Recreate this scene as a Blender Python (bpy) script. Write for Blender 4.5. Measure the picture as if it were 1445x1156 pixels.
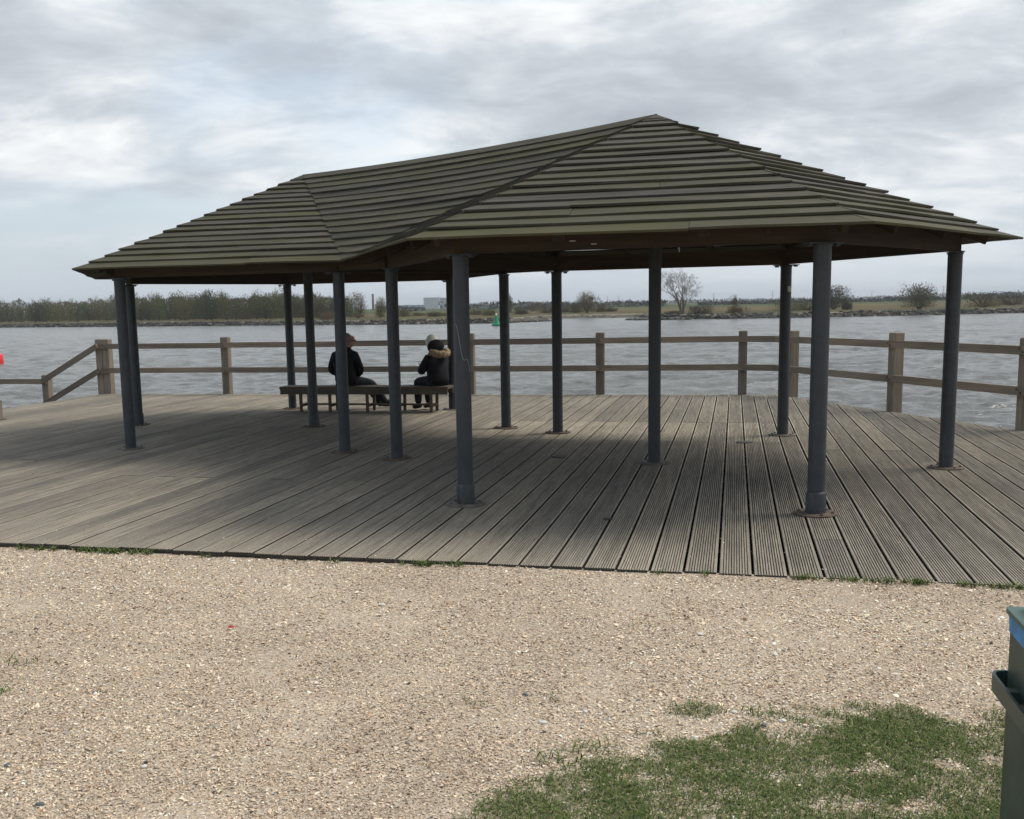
import bpy, bmesh, math, random
import numpy as np
from mathutils import Vector, Matrix

for o in list(bpy.data.objects):
    bpy.data.objects.remove(o)
SC = bpy.context.scene
COL = SC.collection
rng = random.Random(7)
NR = np.random.default_rng(11)

# ------------------------------------------------------------------ camera
F_PX, PIT, ROL, EYE = 1434.35, 0.14219, -0.02057, 1.70
cam_d = bpy.data.cameras.new('camera')
cam = bpy.data.objects.new('camera', cam_d)
COL.objects.link(cam)
cp, sp, cr, sr = math.cos(PIT), math.sin(PIT), math.cos(ROL), math.sin(ROL)
R0, U0, FW = Vector((1, 0, 0)), Vector((0, sp, cp)), Vector((0, cp, -sp))
RX, UY = R0 * cr + U0 * sr, U0 * cr - R0 * sr
mm = Matrix((RX, UY, -FW)).transposed().to_4x4()
mm.translation = Vector((0, 0, EYE))
cam.matrix_world = mm
cam_d.sensor_fit = 'HORIZONTAL'
cam_d.sensor_width = 36.0
cam_d.lens = F_PX / 1445 * 36
cam_d.shift_x = 50.2 / 1445
cam_d.shift_y = 59.9 / 1445
cam_d.clip_start = 0.05
cam_d.clip_end = 20000
SC.camera = cam

# ------------------------------------------------------------------ light
SUN_EL, SUN_AZ = math.radians(52), math.radians(74)      # azimuth clockwise from +Y
SC.view_settings.view_transform = 'Standard'
SC.view_settings.look = 'None'
SC.view_settings.gamma = 1
SC.view_settings.exposure = 0.86
SC.view_settings.use_curve_mapping = False
sun_d = bpy.data.lights.new('sun', 'SUN')
sun_d.energy = 1.5
sun_d.angle = math.radians(24)
sun_d.color = (1, 0.93, 0.84)
sun = bpy.data.objects.new('sun', sun_d)
COL.objects.link(sun)
sdir = Vector((math.sin(SUN_AZ) * math.cos(SUN_EL), math.cos(SUN_AZ) * math.cos(SUN_EL), math.sin(SUN_EL)))
sun.rotation_euler = sdir.to_track_quat('Z', 'Y').to_euler()
sun.location = sdir * 60


class NT:
    """small helper round a node tree"""
    def __init__(s, tree):
        s.t = tree
        s.t.nodes.clear()

    def n(s, kind, **kw):
        nd = s.t.nodes.new(kind)
        ins = kw.pop('ins', {})
        for k, v in kw.items():
            setattr(nd, k, v)
        for k, v in ins.items():
            sk = nd.inputs[k]
            if isinstance(v, bpy.types.NodeSocket):
                s.t.links.new(v, sk)
            else:
                sk.default_value = v
        return nd

    def math(s, op, a, b=0.0, c=0.0, clamp=False):
        nd = s.n('ShaderNodeMath', operation=op, use_clamp=clamp)
        for i, v in enumerate((a, b, c)):
            if isinstance(v, bpy.types.NodeSocket):
                s.t.links.new(v, nd.inputs[i])
            else:
                nd.inputs[i].default_value = v
        return nd.outputs[0]

    def mix(s, f, a, b, mode='MIX'):
        nd = s.n('ShaderNodeMix', data_type='RGBA', blend_type=mode)
        for i, v in ((0, f), (6, a), (7, b)):
            if isinstance(v, bpy.types.NodeSocket):
                s.t.links.new(v, nd.inputs[i])
            elif i == 0:
                nd.inputs[0].default_value = v
            else:
                nd.inputs[i].default_value = (*v, 1) if len(v) == 3 else v
        return nd.outputs[2]

    def ramp(s, f, stops, interp='LINEAR'):
        nd = s.n('ShaderNodeValToRGB')
        cr_ = nd.color_ramp
        cr_.interpolation = interp
        while len(cr_.elements) < len(stops):
            cr_.elements.new(0.5)
        for e, (p, c) in zip(cr_.elements, stops):
            e.position = p
            e.color = (*c, 1) if len(c) == 3 else c
        s.t.links.new(f, nd.inputs[0])
        return nd.outputs[0]

    def noise(s, vec, scale, detail=4, rough=0.55, dist=0.0):
        nd = s.n('ShaderNodeTexNoise', ins={'Vector': vec, 'Scale': scale, 'Detail': detail, 'Roughness': rough, 'Distortion': dist})
        return nd.outputs[0]

    def mapping(s, vec, scale=(1, 1, 1), loc=(0, 0, 0), rot=(0, 0, 0)):
        return s.n('ShaderNodeMapping', ins={'Vector': vec, 'Scale': scale, 'Location': loc, 'Rotation': rot}).outputs[0]


world = bpy.data.worlds.new('World')
SC.world = world
world.use_nodes = True
w = NT(world.node_tree)
sky = w.n('ShaderNodeTexSky', sky_type='NISHITA')
sky.sun_disc = False
sky.sun_elevation = SUN_EL
sky.sun_rotation = SUN_AZ
sky.air_density = 1.2
sky.dust_density = 2.0
tc = w.n('ShaderNodeTexCoord')
sep = w.n('ShaderNodeSeparateXYZ', ins={0: tc.outputs['Generated']})
zz = w.math('ADD', w.math('MAXIMUM', sep.outputs[2], 0.0), 0.24)
comb = w.n('ShaderNodeCombineXYZ', ins={0: w.math('DIVIDE', sep.outputs[0], zz), 1: w.math('DIVIDE', sep.outputs[1], zz), 2: 0.0})
cv = w.mapping(comb.outputs[0], scale=(0.75, 1.0, 1), loc=(4.721, 2.063, 1.980), rot=(0, 0, 0.35))
n1 = w.noise(cv, 1.25, 5, 0.50, 0.25)
n2 = w.noise(w.mapping(cv, loc=(7.3, 2.2, 0.4)), 3.4, 8, 0.6, 0.3)
dens = w.math('ADD', w.math('MULTIPLY', n1, 0.60), w.math('MULTIPLY', n2, 0.40))
cloud = w.ramp(dens, [(0.43, (5.6, 5.7, 5.72)), (0.465, (4.85, 5.02, 5.15)), (0.51, (3.72, 4.0, 4.28)), (0.56, (3.05, 3.3, 3.6)), (0.64, (2.45, 2.65, 2.95))])
veil = w.mix(0.45, sky.outputs[0], (3.4, 4.2, 5.2))
n3 = w.noise(w.mapping(cv, loc=(1.9, 5.2, 2.0)), 0.9, 4, 0.5, 0.3)
left = w.math('MULTIPLY', sep.outputs[0], -0.22)
gap = w.math('ADD', n3, left)
gapm = w.n('ShaderNodeMapRange', interpolation_type='SMOOTHSTEP', ins={0: gap, 1: 0.50, 2: 0.66, 3: 0.0, 4: 0.8}).outputs[0]
skyc = w.mix(gapm, cloud, veil)
hz = w.n('ShaderNodeMapRange', interpolation_type='SMOOTHSTEP', ins={0: sep.outputs[2], 1: 0.0, 2: 0.16, 3: 0.75, 4: 0.0}).outputs[0]
skyc = w.mix(hz, skyc, (3.75, 4.15, 4.5))
bg = w.n('ShaderNodeBackground', ins={0: skyc, 1: 0.1})
wo = w.n('ShaderNodeOutputWorld', ins={0: bg.outputs[0]})

# ------------------------------------------------------------------ helpers


def ray(px, py):
    """direction through a photo pixel, from the eye"""
    uu, vv = (px - 722.5 + 50.2) / F_PX, -(py - 578 - 59.9) / F_PX
    u, v = uu * cr - vv * sr, uu * sr + vv * cr
    return Vector((u, cp + v * sp, v * cp - sp))


def on_z(px, py, z):
    r = ray(px, py)
    return Vector((0, 0, EYE)) + r * ((z - EYE) / r.z)


def at_y(px, py, y):
    r = ray(px, py)
    return Vector((0, 0, EYE)) + r * (y / r.y)


PHI = math.radians(-14.3)
BS = Vector((math.cos(PHI), math.sin(PHI), 0))      # across the deck planks
AT = Vector((-math.sin(PHI), math.cos(PHI), 0))     # along the deck planks


def dk(s, t, z=0.0):
    return BS * s + AT * t + Vector((0, 0, z))


class MB:
    def __init__(s):
        s.v, s.f = [], []

    def add(s, vs, fs):
        o = len(s.v)
        s.v += [tuple(v) for v in vs]
        s.f += [tuple(i + o for i in f) for f in fs]

    def box(s, c, sx, sy, sz, M=None):
        vs = [Vector((x * sx / 2, y * sy / 2, z * sz / 2)) for x in (-1, 1) for y in (-1, 1) for z in (-1, 1)]
        if M is not None:
            vs = [M @ v for v in vs]
        vs = [v + Vector(c) for v in vs]
        s.add(vs, [(0, 1, 3, 2), (4, 6, 7, 5), (0, 4, 5, 1), (2, 3, 7, 6), (0, 2, 6, 4), (1, 5, 7, 3)])

    def bar(s, a, b, wd, hg, up=Vector((0, 0, 1))):
        a, b = Vector(a), Vector(b)
        d = (b - a)
        L = d.length
        d.normalize()
        sd = d.cross(up)
        if sd.length < 1e-4:
            sd = d.cross(Vector((1, 0, 0)))
        sd.normalize()
        u2 = sd.cross(d)
        M = Matrix((d, sd, u2)).transposed()
        s.box((a + b) / 2, L, wd, hg, M)

    def tube(s, pts, rad, n=8, cap=True):
        pts = [Vector(p) for p in pts]
        rad = rad if isinstance(rad, (list, tuple)) else [rad] * len(pts)
        o = len(s.v)
        ref = None
        for i, p in enumerate(pts):
            d = (pts[min(i + 1, len(pts) - 1)] - pts[max(i - 1, 0)]).normalized()
            if ref is None:
                ref = d.orthogonal().normalized()
            x = (ref - d * ref.dot(d)).normalized()
            ref = x
            y = d.cross(x)
            for k in range(n):
                an = 2 * math.pi * k / n
                s.v.append(tuple(p + (x * math.cos(an) + y * math.sin(an)) * rad[i]))
        for i in range(len(pts) - 1):
            for k in range(n):
                k2 = (k + 1) % n
                s.f.append((o + i * n + k, o + i * n + k2, o + (i + 1) * n + k2, o + (i + 1) * n + k))
        if cap:
            s.f.append(tuple(o + k for k in range(n))[::-1])
            s.f.append(tuple(o + (len(pts) - 1) * n + k for k in range(n)))

    def lathe(s, prof, n=24, c=(0, 0, 0)):
        o = len(s.v)
        c = Vector(c)
        for r, z in prof:
            for k in range(n):
                an = 2 * math.pi * k / n
                s.v.append(tuple(c + Vector((r * math.cos(an), r * math.sin(an), z))))
        for i in range(len(prof) - 1):
            for k in range(n):
                k2 = (k + 1) % n
                s.f.append((o + i * n + k, o + i * n + k2, o + (i + 1) * n + k2, o + (i + 1) * n + k))
        s.f.append(tuple(o + k for k in range(n))[::-1])
        s.f.append(tuple(o + (len(prof) - 1) * n + k for k in range(n)))

    def mesh(s, name, m, smooth=False):
        me = bpy.data.meshes.new(name)
        me.from_pydata(s.v, [], s.f)
        me.update()
        if m:
            me.materials.append(m)
        if smooth:
            me.polygons.foreach_set('use_smooth', [True] * len(me.polygons))
            me.set_sharp_from_angle(angle=math.radians(40))
        return me

    def build(s, name, m, parent=None, smooth=False, loc=None):
        return link(name, s.mesh(name, m, smooth), parent, loc)


def link(name, me, parent=None, loc=None):
    o = bpy.data.objects.new(name, me)
    COL.objects.link(o)
    if parent:
        o.parent = parent
    if loc is not None:
        o.location = loc
    return o


def tag(o, label=None, cat=None, group=None, kind=None):
    for k, v in (('label', label), ('category', cat), ('group', group), ('kind', kind)):
        if v:
            o[k] = v
    return o


def thing(name, label, cat, loc=(0, 0, 0), rz=0, group=None):
    o = bpy.data.objects.new(name, None)
    o.empty_display_size = 0.2
    COL.objects.link(o)
    o.location = loc
    o.rotation_euler = (0, 0, rz)
    return tag(o, label, cat, group)


def np_mesh(name, verts, faces, m, cols=None, smooth=False):
    """verts (n,3); faces (m,k) constant k"""
    me = bpy.data.meshes.new(name)
    nv, (nf, k) = len(verts), faces.shape
    me.vertices.add(nv)
    me.vertices.foreach_set('co', verts.astype(np.float32).ravel())
    me.loops.add(nf * k)
    me.loops.foreach_set('vertex_index', faces.astype(np.int32).ravel())
    me.polygons.add(nf)
    me.polygons.foreach_set('loop_start', np.arange(0, nf * k, k, dtype=np.int32))
    if cols is not None:
        at = me.color_attributes.new('tint', 'FLOAT_COLOR', 'POINT')
        at.data.foreach_set('color', np.c_[cols, np.ones(len(cols))].astype(np.float32).ravel())
    me.materials.append(m)
    me.update(calc_edges=True)
    me.validate()
    if smooth:
        me.polygons.foreach_set('use_smooth', [True] * nf)
    return me


def vnoise(x, y, sc, seed=0):
    """value noise on numpy arrays, 0..1"""
    x, y = np.asarray(x) * sc + 100.3, np.asarray(y) * sc + 57.7
    xi, yi = np.floor(x).astype(int), np.floor(y).astype(int)
    fx, fy = x - xi, y - yi
    fx, fy = fx * fx * (3 - 2 * fx), fy * fy * (3 - 2 * fy)

    def hh(i, j):
        v = np.sin(i * 127.1 + j * 311.7 + seed * 74.7) * 43758.5453
        return v - np.floor(v)
    return (hh(xi, yi) * (1 - fx) + hh(xi + 1, yi) * fx) * (1 - fy) + (hh(xi, yi + 1) * (1 - fx) + hh(xi + 1, yi + 1) * fx) * fy


# ------------------------------------------------------------------ materials
def new_mat(name):
    m = bpy.data.materials.new(name)
    m.use_nodes = True
    t = NT(m.node_tree)
    out = t.n('ShaderNodeOutputMaterial')
    b = t.n('ShaderNodeBsdfPrincipled')
    t.t.links.new(b.outputs[0], out.inputs[0])
    return m, t, b


def plug(t, b, key, v):
    if isinstance(v, bpy.types.NodeSocket):
        t.t.links.new(v, b.inputs[key])
    else:
        b.inputs[key].default_value = v


def bump(t, b, h, strength=0.4, dist=0.01):
    n = t.n('ShaderNodeBump', ins={'Height': h, 'Strength': strength, 'Distance': dist})
    t.t.links.new(n.outputs[0], b.inputs['Normal'])


def coords(t, scale=(1, 1, 1), which='Object', rnd=True):
    c = t.n('ShaderNodeTexCoord').outputs[which]
    if rnd:
        r = t.n('ShaderNodeObjectInfo').outputs['Random']
        off = t.n('ShaderNodeCombineXYZ', ins={0: t.math('MULTIPLY', r, 37.0), 1: t.math('MULTIPLY', r, 91.0), 2: t.math('MULTIPLY', r, 13.0)}).outputs[0]
        c = t.n('ShaderNodeVectorMath', operation='ADD', ins={0: c, 1: off}).outputs[0]
    return t.mapping(c, scale=scale)


def wood(name, base, alt, long_axis, moss=None, moss_amt=0.0, rough=0.85, dirt=0.35):
    """weathered timber; grain runs along long_axis (0 or 1 or 2) of the object"""
    m, t, b = new_mat(name)
    sc = [26, 26, 26]
    sc[long_axis] = 1.3
    g = t.noise(coords(t, tuple(sc)), 1.0, 5, 0.62, 0.3)
    sc2 = [4.0, 4.0, 4.0]
    sc2[long_axis] = 0.9
    pt = t.noise(coords(t, tuple(sc2)), 1.0, 4, 0.6)
    c = t.mix(t.ramp(g, [(0.30, (0, 0, 0)), (0.68, (1, 1, 1))]), base, alt)
    r = t.n('ShaderNodeObjectInfo').outputs['Random']
    c = t.mix(0.55, c, t.ramp(r, [(0, (0.62, 0.62, 0.64)), (0.5, (1, 1, 1)), (1, (1.3, 1.26, 1.18))]), 'MULTIPLY')
    c = t.mix(t.math('MULTIPLY', t.ramp(pt, [(0.42, (0, 0, 0)), (0.7, (1, 1, 1))]), dirt), c, tuple(x * 0.38 for x in base))
    if moss:
        mn = t.noise(coords(t, (1.8, 5.5, 5.5)), 1.4, 6, 0.72)
        mn = t.math('ADD', mn, t.math('MULTIPLY', t.math('SUBTRACT', r, 0.5), 0.22))
        c = t.mix(t.ramp(mn, [(0.62 - moss_amt * 0.45, (0, 0, 0)), (0.85 - moss_amt * 0.35, (1, 1, 1))]), c, moss)
    plug(t, b, 'Base Color', c)
    b.inputs['Roughness'].default_value = rough
    b.inputs['Specular IOR Level'].default_value = 0.25
    bump(t, b, g, 0.5, 0.004)
    return m


def plain(name, col, rough=0.6, var=0.25, scale=6.0, spec=0.4, metal=0.0):
    m, t, b = new_mat(name)
    n = t.noise(coords(t, (scale,) * 3), 1.0, 4, 0.6)
    lo, hi = tuple(x * (1 - var) for x in col), tuple(min(1, x * (1 + var)) for x in col)
    plug(t, b, 'Base Color', t.ramp(n, [(0.3, lo), (0.7, hi)]))
    b.inputs['Roughness'].default_value = rough
    b.inputs['Specular IOR Level'].default_value = spec
    b.inputs['Metallic'].default_value = metal
    return m


def tinted(name, rough=0.8, spec=0.3, each=False):
    m, t, b = new_mat(name)
    c = t.n('ShaderNodeAttribute', attribute_name='tint').outputs[0]
    if each:
        r = t.n('ShaderNodeObjectInfo').outputs['Random']
        c = t.mix(1.0, c, t.ramp(r, [(0, (.72, .74, .78)), (.35, (1.25, 1.12, .95)), (.7, (.95, 1.06, .85)), (1, (1.35, 1.38, 1.0))]), 'MULTIPLY')
    plug(t, b, 'Base Color', c)
    b.inputs['Roughness'].default_value = rough
    b.inputs['Specular IOR Level'].default_value = spec
    return m


M_BOARD = wood('roof_timber', (0.058, 0.052, 0.042), (0.115, 0.105, 0.087), 0, (0.058, 0.055, 0.027), 0.46, dirt=0.6)
M_BOARD_MOSSY = wood('roof_timber_mossy', (0.062, 0.056, 0.038), (0.100, 0.093, 0.062), 0, (0.074, 0.070, 0.031), 0.5, dirt=0.6)
M_BOARD_GREEN = wood('roof_timber_green', (0.056, 0.052, 0.038), (0.105, 0.098, 0.072), 0, (0.068, 0.065, 0.031), 0.45, dirt=0.6)
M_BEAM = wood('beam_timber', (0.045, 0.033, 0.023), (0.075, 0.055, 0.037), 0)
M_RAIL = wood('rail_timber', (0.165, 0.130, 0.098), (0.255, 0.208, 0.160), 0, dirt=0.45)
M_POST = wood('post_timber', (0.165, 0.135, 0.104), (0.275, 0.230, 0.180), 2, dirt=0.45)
M_BENCH = wood('bench_timber', (0.085, 0.068, 0.05), (0.135, 0.11, 0.085), 0)


def plank_mat(name='deck_timber', gain=1.0):
    m, t, b = new_mat(name)
    geo = t.n('ShaderNodeNewGeometry').outputs['Position']
    g = t.noise(coords(t, (60, 3.2, 60)), 1.0, 6, 0.7, 0.3)
    st = t.noise(coords(t, (26, 0.8, 4)), 1.0, 5, 0.68)
    big = t.noise(t.mapping(geo, scale=(0.35, 0.35, 0.35)), 1.0, 5, 0.6)
    c = t.mix(t.ramp(g, [(0.30, (0, 0, 0)), (0.66, (1, 1, 1))]), (0.185, 0.167, 0.135), (0.38, 0.345, 0.287))
    c = t.mix(t.math('MULTIPLY', t.ramp(st, [(0.45, (0, 0, 0)), (0.66, (1, 1, 1))]), 0.72), c, (0.115, 0.105, 0.092))
    r = t.n('ShaderNodeObjectInfo').outputs['Random']
    c = t.mix(0.7, c, t.ramp(r, [(0, (0.58, 0.58, 0.60)), (0.3, (1.12, 1.08, 1.0)), (0.55, (0.80, 0.80, 0.80)), (0.8, (1.02, 1.0, 0.96)), (1, (1.32, 1.27, 1.17))]), 'MULTIPLY')
    c = t.mix(t.math('MULTIPLY', t.ramp(big, [(0.44, (0, 0, 0)), (0.72, (1, 1, 1))]), 0.45), c, (0.12, 0.11, 0.092))
    sp_ = t.noise(t.mapping(geo, scale=(2.3, 2.3, 2.3)), 1.0, 6, 0.7)
    c = t.mix(t.math('MULTIPLY', t.ramp(sp_, [(0.66, (0, 0, 0)), (0.74, (1, 1, 1))]), 0.6), c, (0.07, 0.066, 0.06))
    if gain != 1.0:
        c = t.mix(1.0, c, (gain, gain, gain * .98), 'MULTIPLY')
    # grit trodden onto the boards near the gravel
    tt = t.n('ShaderNodeVectorMath', operation='DOT_PRODUCT', ins={0: geo, 1: tuple(AT)}).outputs['Value']
    near = t.n('ShaderNodeMapRange', ins={0: tt, 1: 6.4, 2: 8.3, 3: 1.0, 4: 0.0}).outputs[0]
    gr = t.noise(t.mapping(geo, scale=(60, 60, 60)), 1.0, 2, 0.5)
    grit = t.math('MULTIPLY', t.ramp(gr, [(0.60, (0, 0, 0)), (0.66, (1, 1, 1))]), near)
    dust = t.noise(t.mapping(geo, scale=(3, 3, 3)), 1.0, 5, 0.65)
    c = t.mix(t.math('MULTIPLY', t.math('MULTIPLY', near, near), t.math('MULTIPLY', dust, 0.6)), c, (0.42, 0.37, 0.295))
    c = t.mix(t.math('MULTIPLY', grit, 0.55), c, (0.55, 0.47, 0.36))
    plug(t, b, 'Base Color', c)
    b.inputs['Roughness'].default_value = 0.82
    b.inputs['Specular IOR Level'].default_value = 0.25
    bump(t, b, g, 0.45, 0.003)
    return m


M_PLANK = plank_mat()
M_PLANK_SUNLIT = plank_mat('sunlit_deck_timber', 1.28)  # lit strip beyond the roof shadow, its brightness painted into the timber
M_GROOVE = plain('groove_dirt_and_shade', (0.055, 0.050, 0.042), 0.95, 0.3, 30, 0.1)


def steel_mat():
    m, t, b = new_mat('painted_steel')
    oc = coords(t, (1, 1, 1))
    n = t.noise(oc, 9.0, 5, 0.6)
    n2 = t.noise(t.mapping(oc, scale=(14, 14, 3)), 1.0, 5, 0.7)
    z = t.n('ShaderNodeSeparateXYZ', ins={0: t.n('ShaderNodeTexCoord').outputs['Object']}).outputs[2]
    low = t.n('ShaderNodeMapRange', ins={0: z, 1: 0.0, 2: 0.40, 3: 0.16, 4: 0.0}).outputs[0]
    c = t.ramp(n, [(0.3, (0.025, 0.029, 0.034)), (0.7, (0.047, 0.053, 0.060))])
    rust = t.ramp(t.math('ADD', n2, low), [(0.70, (0, 0, 0)), (0.82, (1, 1, 1))])
    c = t.mix(t.math('MULTIPLY', rust, 0.8), c, (0.12, 0.062, 0.035))
    chalk = t.ramp(t.noise(t.mapping(oc, scale=(10, 10, 1.2), loc=(4, 4, 4)), 1.0, 5, 0.7), [(0.60, (0, 0, 0)), (0.78, (1, 1, 1))])
    c = t.mix(t.math('MULTIPLY', chalk, 0.45), c, (0.13, 0.145, 0.16))
    run = t.ramp(t.noise(t.mapping(oc, scale=(30, 30, 0.7), loc=(9, 2, 1)), 1.0, 4, 0.65), [(0.55, (0, 0, 0)), (0.75, (1, 1, 1))])
    c = t.mix(t.math('MULTIPLY', run, 0.5), c, (0.016, 0.017, 0.018))
    plug(t, b, 'Base Color', c)
    plug(t, b, 'Roughness', t.ramp(n, [(0.3, (0.42,) * 3), (0.7, (0.62,) * 3)]))
    b.inputs['Specular IOR Level'].default_value = 0.4
    bump(t, b, n, 0.15, 0.004)
    return m


M_STEEL = steel_mat()
M_RUST = plain('rusty_steel', (0.105, 0.075, 0.055), 0.8, 0.5, 14)
M_PLATE = plain('weathered_plate', (0.12, 0.105, 0.09), 0.75, 0.4, 14)
M_BOLT = plain('bolt_steel', (0.10, 0.085, 0.075), 0.6, 0.4, 20, 0.5, 0.4)


# ------------------------------------------------------------------ ground, water, far bank
def ground_mat():
    m, t, b = new_mat('trodden_ground')
    geo = t.n('ShaderNodeNewGeometry').outputs['Position']
    a = t.noise(t.mapping(geo, scale=(0.55,) * 3), 1.0, 5, 0.6)
    f = t.noise(t.mapping(geo, scale=(55,) * 3), 1.0, 4, 0.7)
    vo = t.n('ShaderNodeTexVoronoi', ins={'Vector': geo, 'Scale': 95.0})
    c = t.mix(t.ramp(f, [(0.32, (0, 0, 0)), (0.66, (1, 1, 1))]), (0.31, 0.24, 0.172), (0.61, 0.51, 0.385))
    cell = t.n('ShaderNodeSeparateColor', ins={0: vo.outputs['Color']}).outputs[0]
    c = t.mix(0.65, c, t.ramp(cell, [(0.0, (0.16, 0.12, 0.09)), (0.2, (0.38, 0.30, 0.22)), (0.6, (0.50, 0.42, 0.32)), (0.9, (0.62, 0.55, 0.44)), (1.0, (0.3, 0.3, 0.31))]))
    c = t.mix(t.math('MULTIPLY', t.ramp(a, [(0.42, (0, 0, 0)), (0.7, (1, 1, 1))]), 0.35), c, (0.27, 0.21, 0.155))
    plug(t, b, 'Base Color', c)
    b.inputs['Roughness'].default_value = 0.95
    b.inputs['Specular IOR Level'].default_value = 0.15
    bump(t, b, vo.outputs['Distance'], 0.6, 0.008)
    return m


M_GROUND = ground_mat()


def ground_z(x, y):
    s = x * BS.x + y * BS.y
    base = -0.042 + 0.035 / (1 + math.exp(-(s + 2.2) * 1.1))
    return base + 0.016 * (float(vnoise(x, y, 0.9, 3)) - 0.5) + 0.008 * (float(vnoise(x, y, 3.1, 5)) - 0.5)


def ground_zs(x, y):
    s = x * BS.x + y * BS.y
    base = -0.042 + 0.035 / (1 + np.exp(-(s + 2.2) * 1.1))
    return base + 0.016 * (vnoise(x, y, 0.9, 3) - 0.5) + 0.008 * (vnoise(x, y, 3.1, 5) - 0.5)


def build_ground():
    mb = MB()
    xs = np.concatenate([np.linspace(-400, -14, 14), np.arange(-12, 12.01, 0.4), np.linspace(14, 400, 14)])
    ts = [-400, -120, -40, -15, -6] + list(np.arange(-3, 6.3, 0.4)) + [6.47, 6.62, 6.8, 8, 11, 14, 17, 20, 26]
    for t in ts:
        for s in xs:
            p = dk(s, t)
            z = ground_z(p.x, p.y)
            if t > 6.5:
                z = max(-3.2, -0.45 - (t - 6.8) * 0.32)
            mb.v.append((p.x, p.y, z))
    n = len(xs)
    for i in range(len(ts) - 1):
        for j in range(n - 1):
            mb.f.append((i * n + j, i * n + j + 1, (i + 1) * n + j + 1, (i + 1) * n + j))
    o = mb.build('gravel_ground', M_GROUND, smooth=True)
    tag(o, kind='structure')


build_ground()


def water_mat():
    m, t, b = new_mat('river_water')
    geo = t.n('ShaderNodeNewGeometry').outputs['Position']
    p1 = t.mapping(geo, scale=(0.55, 1.0, 1), rot=(0, 0, 0.25))
    a = t.noise(p1, 1.05, 3, 0.55, 0.5)
    b1 = t.noise(t.mapping(geo, scale=(1.1, 1.8, 1), rot=(0, 0, -0.2)), 2.2, 3, 0.6, 0.4)
    lo = t.noise(t.mapping(geo, scale=(0.6, 1, 1)), 0.16, 3, 0.5)
    h = t.math('ADD', t.math('MULTIPLY', a, 1.0), t.math('MULTIPLY', b1, 0.42))
    h = t.math('ADD', h, t.math('MULTIPLY', lo, 0.4))
    plug(t, b, 'Base Color', t.ramp(lo, [(0.35, (0.085, 0.088, 0.083)), (0.65, (0.125, 0.128, 0.121))]))
    b.inputs['Roughness'].default_value = 0.2
    b.inputs['IOR'].default_value = 1.333
    bump(t, b, h, 1.0, 0.17)
    return m


M_WATER = water_mat()
WZ = -1.2


def build_water():
    """one sheet from under the deck to the far bank, with real wavelets where they are near enough to show"""
    r = np.random.default_rng(3)
    ys = np.concatenate([[4.0, 9.0], 13.0 * (430 / 13.0) ** (np.linspace(0, 1, 500))])
    us = np.concatenate([[-8, -3.0, -1.6], np.linspace(-1.0, 1.0, 460), [1.6, 3.0, 8]])
    Y, U = np.meshgrid(ys, us, indexing='ij')
    X = U * (Y * .62 + 3)
    Z = np.zeros_like(X)
    cell = np.maximum(X[:, 230] - X[:, 229], 1e-3)[:, None]
    rowg = np.gradient(ys)[:, None]
    for i in range(90):
        lam = .35 * (4.0 / .35) ** r.random()
        th = r.normal(-1.25, .55)
        kx, ky = math.cos(th) * 6.283 / lam, math.sin(th) * 6.283 / lam
        amp = .0044 * lam ** .42
        fade = np.clip(lam / (2.2 * np.maximum(cell, rowg * abs(math.sin(th)) + 1e-6)) - .8, 0, 1)
        grp = .45 + 1.1 * vnoise(X, Y, .10 + .02 * (i % 5), i)
        ph = kx * X + ky * Y + r.uniform(0, 6.28) + 1.2 * vnoise(X, Y, .35, 90 + i % 7)
        s_ = np.sin(ph)
        Z += amp * grp * fade * (s_ + .25 * np.cos(2 * ph))
    Z *= 1.25
    V = np.stack([X, Y, WZ + Z], -1).reshape(-1, 3)
    nr, nc = X.shape
    idx = np.arange(nr * nc).reshape(nr, nc)
    F = np.stack([idx[:-1, :-1], idx[:-1, 1:], idx[1:, 1:], idx[1:, :-1]], -1).reshape(-1, 4)
    return link('river_water', np_mesh('river_water', V, F, M_WATER, None, True))


wo_ = build_water()
tag(wo_, kind='structure')

SHORE = [(-900, 850), (-420, 500), (-220, 339), (-121.3, 262.6), (-83.3, 232.5), (-54.5, 213.8), (-15.5, 183.5), (2.6, 175.0),
         (6.5, 179), (10, 196), (13, 210), (20, 214.5), (31, 212), (34.5, 205), (37, 192), (39, 176), (41, 170.5), (56.5, 167.5), (72.9, 167.5),
         (91.5, 170), (130, 176), (260, 196), (900, 300)]


def shore_y(x):
    """outermost bank line (ignoring the little bay)"""
    pts = [p for p in SHORE if not (6 < p[0] < 34.9 or 36 < p[0] < 39.2)] if False else SHORE
    for (x0, y0), (x1, y1) in zip(pts, pts[1:]):
        if x0 <= x <= x1:
            return y0 + (y1 - y0) * (x - x0) / (x1 - x0)
    return pts[-1][1]


def bank_mat():
    m, t, b = new_mat('meadow')
    at = t.n('ShaderNodeAttribute', attribute_name='tint').outputs[0]
    geo = t.n('ShaderNodeNewGeometry').outputs['Position']
    n = t.noise(t.mapping(geo, scale=(0.05, 0.02, 0.1)), 1.0, 6, 0.65)
    n2 = t.noise(t.mapping(geo, scale=(0.6, 0.25, 0.6)), 1.0, 4, 0.7)
    v = t.ramp(t.math('ADD', t.math('MULTIPLY', n, 0.6), t.math('MULTIPLY', n2, 0.4)), [(0.35, (0.62, 0.60, 0.58)), (0.65, (1.25, 1.27, 1.18))])
    plug(t, b, 'Base Color', t.mix(1.0, at, v, 'MULTIPLY'))
    b.inputs['Roughness'].default_value = 0.95
    b.inputs['Specular IOR Level'].default_value = 0.1
    return m


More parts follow.
